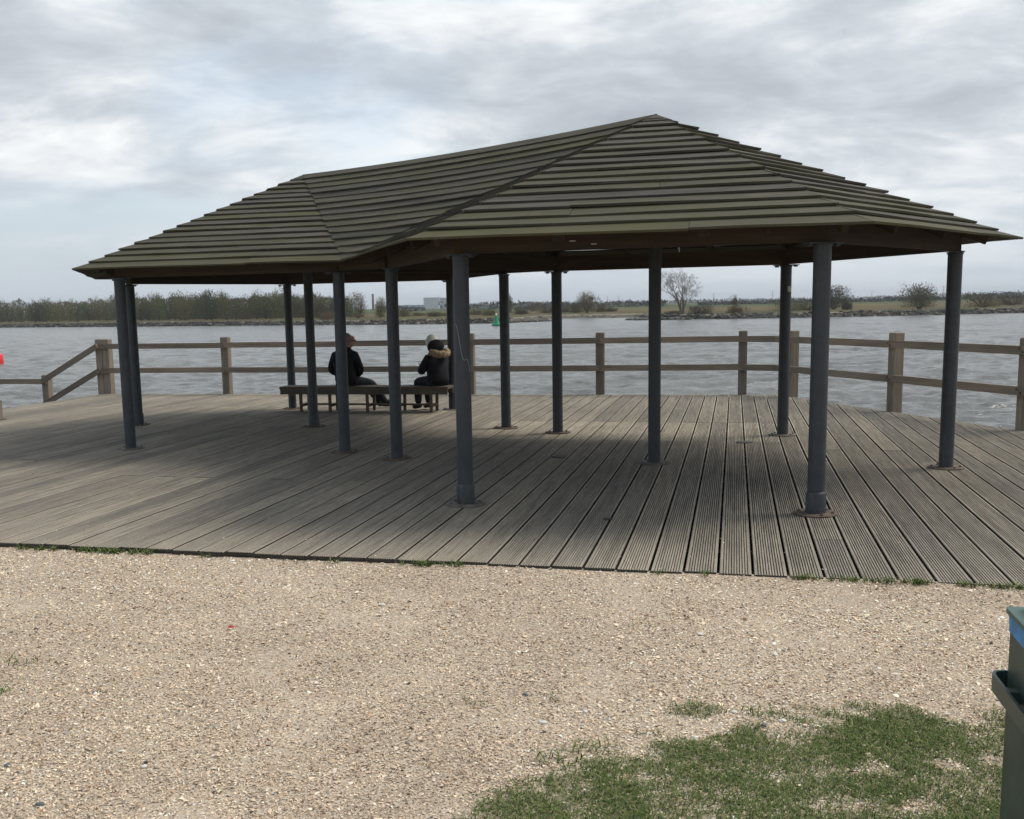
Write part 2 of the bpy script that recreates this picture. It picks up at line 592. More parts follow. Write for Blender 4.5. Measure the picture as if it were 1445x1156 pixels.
M_BANK = bank_mat()
LAND = [(-3, -2.6, (0.16, 0.14, 0.11)), (0, -1.25, (0.13, 0.12, 0.10)), (1.8, -0.62, (0.12, 0.11, 0.09)), (3.0, -0.55, (0.26, 0.24, 0.19)),
        (5, -0.5, (0.22, 0.20, 0.15)), (7, -0.42, (0.085, 0.078, 0.04)), (30, -0.2, (0.10, 0.085, 0.042)), (60, -0.06, (0.118, 0.092, 0.048)),
        (110, 0.1, (0.115, 0.10, 0.05)), (160, 0.2, (0.065, 0.082, 0.034)), (400, 0.35, (0.06, 0.08, 0.032)), (1500, 0.4, (0.07, 0.085, 0.04)), (9000, 0.4, (0.07, 0.08, 0.045))]


def build_bank():
    pts = []
    for (x0, y0), (x1, y1) in zip(SHORE, SHORE[1:]):
        n = max(1, int(math.hypot(x1 - x0, y1 - y0) / 5)) if abs(x0) < 300 and abs(x1) < 300 else 6
        for i in range(n):
            u = i / n
            j = rng.uniform(-0.5, 0.5)
            pts.append((x0 + (x1 - x0) * u, y0 + (y1 - y0) * u + j))
    pts.append(SHORE[-1])
    v, c = [], []
    for off, z, col in LAND:
        for x, y in pts:
            if off >= 60:      # the bay fades out inland
                yy = max(y, 175) if abs(x) < 60 else y
            else:
                yy = y
            if off > 0 and 9 < x < 38 and off < 40:
                z2 = z
            else:
                z2 = z
            sp_ = 1 + off / 900.0
            v.append((x * sp_ if off > 200 else x, yy + off, z2))
            c.append(col)
    n = len(pts)
    f = [(i * n + j, i * n + j + 1, (i + 1) * n + j + 1, (i + 1) * n + j) for i in range(len(LAND) - 1) for j in range(n - 1)]
    me = np_mesh('far_bank', np.array(v), np.array(f), M_BANK, np.array(c), True)
    tag(link('far_bank', me), kind='structure')


build_bank()


# riprap along the far bank: joined stones
def stones_mesh(name, centers, sizes, mat, cols):
    base = np.array([(1, 0, 0), (-1, 0, 0), (0, 1, 0), (0, -1, 0), (0, 0, 1), (0, 0, -1),
                     (.6, .6, .5), (-.6, .6, .5), (.6, -.6, .5), (-.6, -.6, .5)], float)
    fc = np.array([(0, 2, 6), (0, 6, 8), (0, 8, 3), (1, 7, 2), (1, 9, 7), (1, 3, 9), (2, 7, 6), (3, 8, 9), (4, 6, 7), (4, 7, 9), (4, 9, 8), (4, 8, 6)])
    n = len(centers)
    an = NR.uniform(0, 6.28, n)
    jit = 1 + NR.uniform(-.25, .25, (n, 10, 3))
    P = base[None] * jit * sizes[:, None, :]
    ca, sa = np.cos(an)[:, None], np.sin(an)[:, None]
    X = P[..., 0] * ca - P[..., 1] * sa
    Y = P[..., 0] * sa + P[..., 1] * ca
    V = np.stack([X, Y, P[..., 2]], -1) + centers[:, None, :]
    F = (fc[None] + (np.arange(n) * 10)[:, None, None]).reshape(-1, 3)
    return np_mesh(name, V.reshape(-1, 3), F, mat, np.repeat(cols, 10, 0))


M_TINT = tinted('stone_tint', 0.9, 0.2)


def build_riprap():
    C, S, K = [], [], []
    for i in range(9000):
        x = NR.uniform(-210, 150)
        if 7 < x < 36:
            continue
        if NR.random() > 0.45 + 0.55 * float(vnoise(x, 0, 0.15, 2)):
            continue
        off = NR.uniform(-0.4, 2.0)
        z = -1.30 + (off + 0.4) * 0.34
        C.append((x, shore_y(x) + off, z))
        k = NR.uniform(0.2, 0.5)
        S.append((k * NR.uniform(0.9, 1.5), k, k * NR.uniform(0.5, 0.8)))
        g = NR.uniform(0.025, 0.075) if NR.random() < 0.92 else NR.uniform(0.12, 0.2)
        K.append((g * 1.05, g, g * 0.86))
    # two low rock spits reaching into the little bay and scattered stones on its sand
    for (ax, ay, bx, by, n, wd) in ((3, 174.5, 14.0, 183.5, 240, 0.9), (26.6, 177.8, 36.5, 172.5, 420, 1.6)):
        for i in range(n):
            u = NR.random()
            C.append((ax + (bx - ax) * u + NR.normal(0, .3), ay + (by - ay) * u + NR.normal(0, wd * .6), -1.22 + NR.uniform(0, .28) * (1 - abs(u - .6))))
            k = NR.uniform(0.15, 0.4)
            S.append((k * 1.3, k, k * 0.7))
            g = NR.uniform(0.04, 0.13)
            K.append((g * 1.05, g, g * 0.88))
    for i in range(260):
        x = NR.uniform(9, 39)
        C.append((x, shore_y(x) + NR.uniform(0, 10), -0.9 + NR.uniform(0, .4)))
        k = NR.uniform(0.1, 0.35)
        S.append((k * 1.6, k, k * 0.6))
        g = NR.uniform(0.06, 0.3)
        K.append((g * 1.05, g, g * 0.88))
    me = stones_mesh('bank_riprap', np.array(C), np.array(S), M_TINT, np.array(K))
    tag(link('bank_riprap', me), 'low band of dark tumbled stones along the far river bank', 'stones', kind='stuff')


build_riprap()

# ------------------------------------------------------------------ trees
M_BARK = plain('bark', (0.085, 0.072, 0.058), 0.9, 0.4, 3.0, 0.2)
M_BARK_PALE = plain('pale_bark', (0.17, 0.145, 0.115), 0.9, 0.3, 3.0, 0.2)
M_LEAF = tinted('foliage', 0.9, 0.1)
M_CROWN = tinted('crown_foliage', 0.9, 0.1, True)


def tree_meshes(seed, h, spread, kind, hue, bark=None):
    """trunk mesh with limbs, crown mesh of twigs and leaf-sized faces. kind: 'poplar' 'round' 'bare' 'bush' 'willow'"""
    r = random.Random(seed)
    tb = MB()
    tips = []

    def grow(p, d, ln, rad, lev, maxlev):
        pts, rr = [p], [rad]
        n = 3
        for i in range(n):
            d = (d + Vector((r.uniform(-.18, .18), r.uniform(-.18, .18), r.uniform(-.06, .16)))).normalized()
            p = p + d * ln / n
            pts.append(p)
            rr.append(rad * (1 - 0.55 * (i + 1) / n))
        tb.tube(pts, rr, 5 if lev < 2 else 3, cap=False)
        if lev >= maxlev:
            tips.append((pts[-1], d, ln))
            tips.append((pts[-2], d, ln))
            return
        nb = {'poplar': 4, 'round': 4, 'bare': 4, 'bush': 3, 'willow': 4}[kind]
        for k in range(nb):
            an = r.uniform(0, 6.28)
            i = r.choice((1, 2, 3, 3))
            tilt = {'poplar': 0.45, 'round': 0.75, 'bare': 0.70, 'bush': 0.6, 'willow': 0.65}[kind] * r.uniform(.6, 1.3)
            x = d.orthogonal().normalized()
            y = d.cross(x)
            nd = (d * math.cos(tilt) + (x * math.cos(an) + y * math.sin(an)) * math.sin(tilt)).normalized()
            nd.z += 0.12
            nd.normalize()
            grow(pts[i], nd, ln * r.uniform(.55, .8), rr[i] * 0.62, lev + 1, maxlev)

    nst = {'poplar': 2, 'round': 5, 'bare': 2, 'bush': 9, 'willow': 3}[kind]
    lev = {'poplar': 2, 'round': 2, 'bare': 4, 'bush': 1, 'willow': 2}[kind]
    for k in range(nst):
        an = 6.28 * k / nst + r.uniform(-.4, .4)
        lean = {'poplar': 0.10, 'round': 0.38, 'bare': 0.22, 'bush': 0.75, 'willow': 0.2}[kind] * r.uniform(.5, 1.2)
        d = Vector((math.cos(an) * lean, math.sin(an) * lean, 1)).normalized()
        ln = h * {'poplar': 0.5, 'round': 0.42, 'bare': 0.38, 'bush': 0.55, 'willow': 0.45}[kind] * r.uniform(.85, 1.1)
        grow(Vector((math.cos(an) * .1, math.sin(an) * .1, -0.1)), d, ln, h * 0.02 * (1.2 if kind == 'bare' else 1), 0, lev)
    # normalise height
    zmax = max(v[2] for v in tb.v)
    k = h * 0.93 / zmax
    rs_ = sorted(math.hypot(p.x, p.y) for p, d, ln in tips)
    kw = spread * 0.44 / max(.05, rs_[int(len(rs_) * .88)])
    kw = min(kw, 3 * k)
    tb.v = [(x * kw, y * kw, z * k) for x, y, z in tb.v]
    tips = [(Vector((p.x * kw, p.y * kw, p.z * k)), d, ln * k) for p, d, ln in tips]
    # crown
    V, Fc, Cc = [], [], []
    npt = {'poplar': 34, 'round': 34, 'bare': 9, 'bush': 70, 'willow': 34}[kind]
    ntot = {'bare': 6500, 'round': 5200, 'bush': 4200}.get(kind, 2600)
    for i in range(ntot):
        p, d, ln = tips[r.randrange(len(tips))]
        if kind == 'bare':
            dd = (d + Vector((r.gauss(0, .6), r.gauss(0, .6), r.gauss(.15, .5)))).normalized()
            L = r.uniform(.3, .9) * h * 0.07
            wd = h * 0.0013
            sd = dd.cross(Vector((r.gauss(0, 1), r.gauss(0, 1), r.gauss(0, 1)))).normalized() * wd
            q = p + Vector((r.gauss(0, .1), r.gauss(0, .1), r.gauss(0, .1)))
            o = len(V)
            V += [q - sd, q + sd, q + dd * L]
            Fc.append((o, o + 1, o + 2))
            cc = [x * r.uniform(.7, 1.2) for x in hue]
            Cc += [cc] * 3
            continue
        if r.random() < .55:      # fill the crown's own volume, denser towards its outside
            an, cz = r.uniform(0, 6.28), r.uniform(-1, 1)
            rad = r.uniform(.15, 1) ** .6
            z0, z1 = {'poplar': (.05, 1.0), 'willow': (.05, .97), 'round': (.16, 1.0), 'bush': (-.35, 1.0)}[kind]
            rx = math.sqrt(max(0, 1 - cz * cz)) * rad * (1 + .22 * math.sin(3 * an + seed) + .18 * math.sin(5 * an + 2.1 * seed + 4 * cz))
            zc = (z0 + z1) / 2 + (z1 - z0) / 2 * cz * rad * (1 + .10 * math.sin(4 * an + seed))
            q = Vector((math.cos(an) * rx * spread * .5, math.sin(an) * rx * spread * .5, h * zc))
            if q.z < 0:
                q.z = r.uniform(0, .25) * h
        else:
            q = p + Vector((r.gauss(0, spread * .07), r.gauss(0, spread * .07), r.gauss(0, h * .05)))
        if kind in ('poplar', 'willow') and r.random() < .5:
            q.z *= r.uniform(.05, .9)
        if kind in ('bush', 'round') and r.random() < .45:
            q.z *= r.uniform(.1, .9)
        q.z = max(q.z, 0.1)
        sz = r.uniform(.6, 1.25) * (0.027 * h + 0.08)
        a1 = Vector((r.gauss(0, 1), r.gauss(0, 1), r.gauss(0, .6))).normalized()
        a2 = a1.cross(Vector((r.gauss(0, 1), r.gauss(0, 1), r.gauss(0, 1)))).normalized()
        up = Vector((0, 0, r.uniform(0.3, 1.6)))
        o = len(V)
        V += [q, q + a1 * sz * .55 + up * sz * .6, q + a2 * sz * .16 + up * sz * 1.1]
        Fc.append((o, o + 1, o + 2))
        lum = r.uniform(.6, 1.3)
        cc = [x * lum for x in hue]
        Cc += [cc] * 3
    tr = tb.mesh('trunk', bark or M_BARK, True)
    cr_ = np_mesh('crown', np.array([tuple(v) for v in V]), np.array(Fc), M_CROWN, np.array(Cc))
    return tr, cr_


def place_tree(name, meshes, loc, label, cat, group=None, sc=1.0, rz=0.0, sxy=1.0):
    t = thing(name, label, cat, loc, rz, group)
    t.scale = (sc * sxy, sc * sxy, sc)
    link('trunk', meshes[0], t)
    link('crown', meshes[1], t)
    return t


def land_z(off):
    for (o0, z0, _), (o1, z1, _) in zip(LAND, LAND[1:]):
        if o0 <= off <= o1:
            return z0 + (z1 - z0) * (off - o0) / (o1 - o0)
    return 0.4


def far_spot(px, off):
    """point behind the far shore on the line of sight of photo column px, off metres inland"""
    r = ray(px, 440)
    lo, hi = 100.0, 1200.0
    for _ in range(40):
        y = (lo + hi) / 2
        x = r.x / r.y * y
        if y - shore_y(x) < off:
            lo = y
        else:
            hi = y
    return Vector((r.x / r.y * lo, lo, land_z(off) - 0.05)), lo


HUES = [(0.106, 0.108, 0.055), (0.125, 0.114, 0.066), (0.096, 0.106, 0.050), (0.112, 0.102, 0.064), (0.110, 0.122, 0.055)]
WOOD_VAR = [tree_meshes(100 + i, 8.0, 5.2, 'poplar' if i % 2 else 'willow', HUES[i % 5]) for i in range(7)]
tops_left = [(-30, 420), (0, 420), (60, 421), (130, 418), (170, 420), (220, 415), (300, 414), (400, 412), (470, 411), (520, 418), (540, 424)]


def top_at(px):
    for (x0, y0), (x1, y1) in zip(tops_left, tops_left[1:]):
        if x0 <= px <= x1:
            return y0 + (y1 - y0) * (px - x0) / (x1 - x0)
    return 420


px = -28.0
iw = 0
while px < 500:
    off = rng.uniform(26, 44)
    p, y = far_spot(px, off)
    ht = at_y(px, top_at(px) + rng.choice((-6, -3, 0, 1, 3, 6, 9)) + rng.uniform(-1.5, 1.5), y).z - p.z
    sc = ht / 8.0
    place_tree('willow_tree', WOOD_VAR[iw % 7], p, 'olive brown early spring tree in the dense wood across the river', 'tree',
               'trees of the dense wood on the far left bank', sc, rng.uniform(0, 6.28), rng.uniform(.9, 1.25))
    iw += 1
    px += rng.uniform(5.5, 10.5)


def wood_mass():
    """the closed wood behind the front row, one mass"""
    n = 24000
    V, C = np.zeros((n, 3, 3)), np.zeros((n, 3, 3))
    for i in range(n):
        pxx = NR.uniform(-60, 492)
        off = NR.uniform(46, 75)
        p, y = far_spot(pxx, off)
        ht = at_y(pxx, top_at(max(-30, min(540, pxx))), y).z - p.z
        z = p.z + ht * NR.uniform(0.0, 0.95) * (0.66 + 0.34 * float(vnoise(pxx, 0, .13, 4)))
        sz = NR.uniform(.25, .6)
        b = np.array((p.x, p.y, z))
        V[i, 0] = b
        V[i, 1] = b + NR.normal(0, sz * .5, 3) + (0, 0, sz)
        V[i, 2] = b + NR.normal(0, sz * .5, 3)
        C[i] = np.array(HUES[NR.integers(5)]) * NR.uniform(.5, 1.1)
    me = np_mesh('wood_mass', V.reshape(-1, 3), np.arange(n * 3).reshape(-1, 3), M_LEAF, C.reshape(-1, 3))
    tag(link('wood_mass', me), 'depth of the olive wood behind its front row of trees', 'wood', kind='stuff')


wood_mass()


def spot_tree(name, px, base_y, top_y, w_px, off, kind, hue, label, cat, group=None, seed=0, bark=None):
    p, y = far_spot(px, off)
    h = at_y(px, top_y, y).z - p.z
    wd = w_px * y / F_PX
    me = tree_meshes(seed, h, wd, kind, hue, bark)
    return place_tree(name, me, p, label, cat, group, 1.0, 0.3 * seed)


TW = (0.12, 0.10, 0.078)
OL = (0.115, 0.108, 0.068)
spot_tree('poplar_tree', 505, 446, 412, 26, 24, 'poplar', (0.135, 0.12, 0.08), 'tall thin bare poplar group at the right end of the wood across the river', 'tree', seed=31)
spot_tree('young_tree', 536, 446, 419, 16, 26, 'willow', (0.14, 0.14, 0.07), 'small light green tree just right of the distant brick chimney', 'tree', seed=32)
spot_tree('brown_bush', 462, 450, 440, 24, 13, 'bush', (0.17, 0.12, 0.07), 'low rusty brown bush on the far bank in front of the wood', 'bush', seed=33)
spot_tree('slender_tree', 718, 443, 416, 12, 60, 'poplar', (0.105, 0.10, 0.07), 'narrow dark tree on the far bank just right of the green buoy', 'tree', seed=34)
spot_tree('round_bush', 752, 441, 425, 20, 70, 'willow', OL, 'small rounded tree left of the round bare tree on far bank', 'tree', seed=35)
spot_tree('round_tree', 829, 441, 411, 27, 22, 'round', (0.15, 0.135, 0.10), 'round headed many stemmed bare tree beyond the sandy bay', 'tree', seed=36)
for i, (x_, ty, w_) in enumerate(((735, 432, 26), (772, 430, 30), (795, 431, 26), (812, 428, 22), (846, 430, 22), (862, 434, 18))):
    spot_tree('scrub_bush', x_, 441, ty, w_, 26 + 4 * i % 11, 'bush', (0.10, 0.092, 0.06), ('leftmost scrub bush behind the sandy bay', 'scrub bush behind the bay just right of the leftmost', 'wide scrub bush behind the bay left of the round bare tree', 'scrub bush behind the bay touching the round bare tree at left', 'scrub bush behind the bay touching the round bare tree at right', 'rightmost and lowest scrub bush behind the sandy bay')[i], 'bush', 'scrub bushes behind the sandy bay', seed=40 + i)
spot_tree('bare_tree', 962, 447, 375, 80, 6, 'bare', (0.16, 0.13, 0.11), 'large leafless spreading tree standing by the sandy bay right of center post', 'tree', seed=52, bark=M_BARK_PALE)
spot_tree('fallen_bush', 988, 446, 430, 36, 5, 'bush', (0.10, 0.085, 0.065), 'dark twiggy thicket at the water right of the large leafless tree', 'bush', seed=53)
spot_tree('low_bush', 950, 447, 439, 22, 4, 'bush', (0.085, 0.075, 0.06), 'very low dark bush at the foot of the large leafless tree', 'bush', seed=54)
spot_tree('thin_tree', 1036, 446, 414, 12, 10, 'bare', (0.12, 0.10, 0.085), 'thin leaning dead tree rising from a brown bush on far bank', 'tree', seed=55)
spot_tree('russet_bush', 1038, 447, 431, 24, 9, 'bush', (0.15, 0.115, 0.07), 'brown bush around the foot of the thin dead tree', 'bush', seed=56)
spot_tree('olive_thicket', 1112, 443, 422, 52, 20, 'bush', (0.125, 0.12, 0.072), 'wide olive thicket beside the steel column at right of the center', 'bush', seed=57)
spot_tree('olive_thicket', 1140, 443, 424, 40, 22, 'bush', (0.11, 0.105, 0.065), 'olive thicket mostly hidden behind the nearest right column', 'bush', seed=58)
spot_tree('dense_tree', 1176, 439, 402, 44, 26, 'round', (0.10, 0.09, 0.068), 'dark dense tree just right of the nearest right column', 'tree', seed=59)
spot_tree('dark_bush', 1195, 437, 423, 14, 20, 'bush', (0.09, 0.08, 0.06), 'small dark bush right of the dense tree on the far bank', 'bush', seed=60)
spot_tree('vase_tree', 1297, 437, 399, 48, 14, 'round', (0.13, 0.11, 0.085), 'vase shaped many stemmed bare tree left of the far right column', 'tree', seed=61)
spot_tree('grey_thicket', 1388, 437, 411, 54, 16, 'bush', (0.115, 0.098, 0.072), 'broad grey brown thicket right of the far right column', 'bush', seed=62)
spot_tree('grey_thicket', 1425, 436, 414, 50, 30, 'bush', (0.105, 0.09, 0.07), 'grey brown thicket at the right edge on far bank', 'bush', seed=63)
for i, (x_, ty) in enumerate(((345, 443), (570, 436), (590, 441), (612, 440), (632, 441), (672, 437), (690, 436))):
    spot_tree('reed_bush', x_, 446, ty, 22, 30 + 7 * (i % 3), 'bush', (0.13, 0.12, 0.065), ('low reed bush on the far bank before the left wood', 'low reed bush under the industrial hall', 'low reed bush just right of the industrial hall', 'low reed bush before the pale factory block', 'low reed bush at the right end of the factory block', 'low reed bush left of the green buoy', 'low reed bush right above the green buoy')[i], 'bush', 'low bushes on the open meadow of the far bank', seed=70 + i)


def far_woods(name, label, segs, n, dist, hue, seed):
    r = np.random.default_rng(seed)
    V, C = np.zeros((n, 3, 3)), np.zeros((n, 3, 3))
    tot = sum(b[0] - a[0] for a, b in segs)
    for i in range(n):
        u = r.uniform(0, tot)
        for a, b in segs:
            if u <= b[0] - a[0]:
                break
            u -= b[0] - a[0]
        x_ = a[0] + u
        ty = a[1] + (b[1] - a[1]) * u / max(1e-6, b[0] - a[0])
        y = dist * r.uniform(.96, 1.1)
        top = at_y(x_, ty, y).z
        top *= 0.72 + 0.34 * float(vnoise(x_, 0, .16, seed)) + 0.12 * float(vnoise(x_, 0, .5, seed + 1))
        q = at_y(x_, ty, y)
        z = r.uniform(0.0, 1.0) ** 0.8 * top
        sz = dist / F_PX * r.uniform(1.6, 3.6)
        b_ = np.array((q.x, q.y, z))
        V[i, 0] = b_
        V[i, 1] = b_ + r.normal(0, sz * .5, 3)
        V[i, 2] = b_ + r.normal(0, sz * .5, 3)
        V[i, :, 2] = np.clip(V[i, :, 2], 0, None)
        C[i] = np.array(hue) * r.uniform(.6, 1.3)
    me = np_mesh(name, V.reshape(-1, 3), np.arange(n * 3).reshape(-1, 3), M_LEAF, C.reshape(-1, 3))
    tag(link(name, me), label, 'wood', kind='stuff')


far_woods('distant_woods', 'dark line of hedges and woods behind the river meadow',
          [((535, 432), (600, 434)), ((630, 430), (720, 426)), ((720, 426), (860, 428)), ((860, 426), (940, 424)), ((985, 427), (1100, 424)), ((1100, 423), (1180, 423)),
           ((1180, 424), (1240, 422)), ((1240, 420), (1340, 419)), ((1340, 417), (1460, 411))], 15000, 430, (0.062, 0.064, 0.058), 5)
far_woods('distant_woods', 'pale bluish farthest line of woods on the horizon', [((530, 433), (700, 429)), ((700, 428), (960, 424)), ((960, 424), (1240, 419)), ((1240, 418), (1460, 411))], 9000, 1250, (0.07, 0.068, 0.06), 9)

# ------------------------------------------------------------------ far buildings, chimney, pylons
M_WHITE_CLAD = plain('white_cladding', (0.62, 0.64, 0.64), 0.6, 0.08, 0.4)
M_GREY_CLAD = plain('grey_cladding', (0.36, 0.38, 0.40), 0.6, 0.1, 0.4)
M_BLUE_CLAD = plain('blue_cladding', (0.24, 0.32, 0.40), 0.6, 0.12, 0.4)
M_DARK = plain('dark_opening', (0.03, 0.03, 0.035), 0.6, 0.2, 2)
M_BRICK = plain('chimney_brick', (0.17, 0.095, 0.07), 0.9, 0.2, 2)
M_GALV = plain('pylon_steel', (0.20, 0.21, 0.22), 0.6, 0.15, 0.5)


def build_factory():
    D = 900
    a, b = at_y(598, 437, D), at_y(634, 436, D)
    zt = at_y(616, 421, D).z
    W_ = b.x - a.x
    t = thing('factory_building', 'large pale factory block beyond the meadow left of center', 'building', (a.x, D, 0.2))
    m = MB(); m.box((W_ * .30, 8, zt / 2), W_ * .6, 16, zt); m.build('wall', M_WHITE_CLAD, t)
    m = MB(); m.box((W_ * .80, 9, zt * .51), W_ * .398, 16, zt * 1.02); m.build('wall', M_GREY_CLAD, t)
    m = MB(); m.box((W_ * .60, -.6, zt * .5), W_ * .09, 1.2, zt * .98); m.build('stair_tower', M_WHITE_CLAD, t)
    for k in range(9):
        m = MB(); m.box((W_ * (.03 + .065 * k), -.12, zt * .5), .28, .24, zt); m.build('wall_rib', M_GREY_CLAD, t)
    m = MB(); m.box((W_ * .30, 8, zt + .25), W_ * .61, 16.4, .5); m.build('roof_edge', M_GREY_CLAD, t)
    for k, (u, zc, ww, hh) in enumerate(((.61, .45, 1.0, 1.6), (.61, .62, 1.0, 1.0), (.73, .62, 1.6, .8), (.85, .3, 2.4, 2.6), (.68, .18, 2.2, 3.0))):
        m = MB(); m.box((W_ * u, -1.25 if u < .64 else .95, zt * zc), ww, .1, hh); m.build('window' if k < 3 else 'gate', M_DARK, t)
    m = MB(); m.tube([(W_ * .6, 3, zt), (W_ * .6, 3, zt + 2.4)], .18, 5); m.build('mast', M_GALV, t)
    # low blue hall
    a, b = at_y(562, 438, D), at_y(597, 438, D)
    zt = at_y(580, 431.5, D).z
    t = thing('industrial_hall', 'low blue grey industrial hall left of the pale factory block', 'building', (a.x, D + 4, 0.2))
    W_ = b.x - a.x
    m = MB(); m.box((W_ / 2, 7, zt / 2), W_, 14, zt); m.build('wall', M_BLUE_CLAD, t)
    m = MB(); m.box((W_ / 2, 7, zt + .15), W_ + .6, 14.6, .3); m.build('roof', M_GREY_CLAD, t)
    for k in range(6):
        m = MB(); m.box((W_ * (.09 + .16 * k), -.06, zt * .45), W_ * .07, .12, zt * .55); m.build('window', M_GREY_CLAD, t)
    # brick chimney
    D = 700
    p = at_y(527, 446, D)
    zt = at_y(527, 415, D).z
    t = thing('brick_chimney', 'slim brick factory chimney standing beyond the right end of the wood', 'chimney', (p.x, D, 0))
    m = MB(); m.lathe([(.85, 0), (.68, zt * .9), (.68, zt)], 10); m.build('shaft', M_BRICK, t, True)
    m = MB(); m.lathe([(.80, zt * .955), (.80, zt * .985)], 10); m.build('collar', M_BRICK, t, True)


build_factory()


def build_pylon(px, top_y, D, label):
    p = at_y(px, 425, D)
    H = at_y(px, top_y, D).z
    t = thing('power_pylon', label, 'pylon', (p.x, D, 0), 0, 'lattice power pylons on the far horizon')
    m = MB()
    r = H * 0.0045
    bw, tw = H * .085, H * .018
    lv = [0, .22, .40, .55, .68, .80, .9, 1.0]
    wd = [bw + (tw - bw) * min(1, u / .7) for u in lv]
    for sx, sy in ((-1, -1), (-1, 1), (1, -1), (1, 1)):
        for i in range(len(lv) - 1):
            m.bar((sx * wd[i], sy * wd[i], lv[i] * H), (sx * wd[i + 1], sy * wd[i + 1], lv[i + 1] * H), r * 1.6, r * 1.6)
    for i in range(len(lv) - 1):
        for sy in (-1, 1):
            m.bar((-wd[i], sy * wd[i], lv[i] * H), (wd[i + 1], sy * wd[i + 1], lv[i + 1] * H), r, r)
            m.bar((wd[i], sy * wd[i], lv[i] * H), (-wd[i + 1], sy * wd[i + 1], lv[i + 1] * H), r, r)
    m.build('mast', M_GALV, t)
    for u, L in ((.62, .22), (.86, .30)):
        m = MB()
        m.bar((-L * H, 0, u * H), (L * H, 0, u * H), r * 1.3, r * 1.3)
        m.bar((-L * H, 0, u * H), (0, 0, (u + .06) * H), r, r)
        m.bar((L * H, 0, u * H), (0, 0, (u + .06) * H), r, r)
        m.build('cross_arm', M_GALV, t)


build_pylon(1331, 403, 1500, 'lattice pylon left of the far right column, the largest one')
build_pylon(1195, 406, 1900, 'lattice pylon right of the dense tree')
build_pylon(1090, 410, 1900, 'lattice pylon left of the right rear column')
build_pylon(1007, 413, 1900, 'lattice pylon right of the large leafless tree')
build_pylon(1230, 411, 2100, 'small lattice pylon between dense tree and vase shaped tree')
build_pylon(873, 417, 2100, 'small lattice pylon beyond the bay, right one of a pair')
build_pylon(857, 418, 2200, 'small lattice pylon beyond the bay, left one of a pair')

# ------------------------------------------------------------------ buoys
M_BUOY_G = plain('green_buoy_paint', (0.015, 0.24, 0.11), 0.4, 0.2, 2)
M_BUOY_R = plain('red_buoy_paint', (0.70, 0.035, 0.045), 0.4, 0.1, 2)
M_LAMP = plain('buoy_lamp', (0.7, 0.7, 0.66), 0.4, 0.1, 4)
p = on_z(700.5, 460, WZ)
t = thing('green_buoy', 'green conical channel buoy floating before the far bank', 'buoy', p)
m = MB(); m.lathe([(.5, -.3), (.66, -.1), (.66, .25), (.52, .3), (.40, .55), (.24, 1.25), (.20, 1.35)], 20); m.build('body', M_BUOY_G, t, True)
m = MB(); m.lathe([(.30, 1.36), (.30, 1.44), (.12, 1.50)], 16); m.build('platform', M_BUOY_G, t, True)
m = MB(); m.lathe([(.10, 1.5), (.12, 1.55), (.12, 1.78), (.05, 1.86)], 12); m.build('lamp', M_LAMP, t, True)
p = on_z(-3, 513, WZ)
t = thing('red_buoy', 'red can buoy floating at the left edge', 'buoy', p)
m = MB(); m.lathe([(.30, -.2), (.34, -.1), (.34, .52), (.30, .58)], 20); m.build('body', M_BUOY_R, t, True)
m = MB(); m.lathe([(.10, .58), (.10, .66)], 12); m.build('cap', M_BUOY_R, t, True)

# ------------------------------------------------------------------ deck
deck = thing('timber_deck', None, None)
del_keys = [k for k in ('label', 'category') if k in deck]
deck['kind'] = 'structure'
PITCH, PW, T0, T1 = 0.2145, 0.1970, 6.43, 19.25
S_GAP = 0.135          # a known gap lies here


def t_end(s):
    return T1 if s < 0.73 else T1 - (s - 0.73) / 0.55


def plank_mesh(L, d0=0.0, d1=0.0, mat=None):
    """grooved plank, x across, y along, top at z = 0; far end slants from d0 (left) to d1 (right)"""
    prof = []
    n = 11
    e = PW / 2
    gw = PW * 0.94 / n
    prof.append((-e, -0.004))
    prof.append((-e + 0.004, 0.0))
    x0 = -PW * 0.47
    for i in range(n - 1):
        xa = x0 + gw * (i + 1)
        prof += [(xa - .0040, 0.0), (xa - .0026, -.006), (xa + .0026, -.006), (xa + .0040, 0.0)]
    prof.append((e - 0.004, 0.0))
    prof.append((e, -0.004))
    prof.append((e, -0.032))
    prof.append((-e, -0.032))
    k = len(prof)
    vs = [(x, 0, z) for x, z in prof] + [(x, L + d0 + (d1 - d0) * (x + e) / (2 * e), z) for x, z in prof]
    fs = [(i, (i + 1) % k, k + (i + 1) % k, k + i)[::-1] for i in range(k)]
    fs += [tuple(range(k)), tuple(range(2 * k - 1, k - 1, -1))]
    me = bpy.data.meshes.new('plank')
    me.from_pydata(vs, [], fs)
    me.materials.append(mat or M_PLANK)
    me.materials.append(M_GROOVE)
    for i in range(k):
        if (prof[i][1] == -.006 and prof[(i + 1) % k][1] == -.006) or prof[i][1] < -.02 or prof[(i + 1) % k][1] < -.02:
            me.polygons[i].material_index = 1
    me.polygons[k].material_index = me.polygons[k + 1].material_index = 1  # plank ends painted dark, standing in for shade on the end grain
    return me


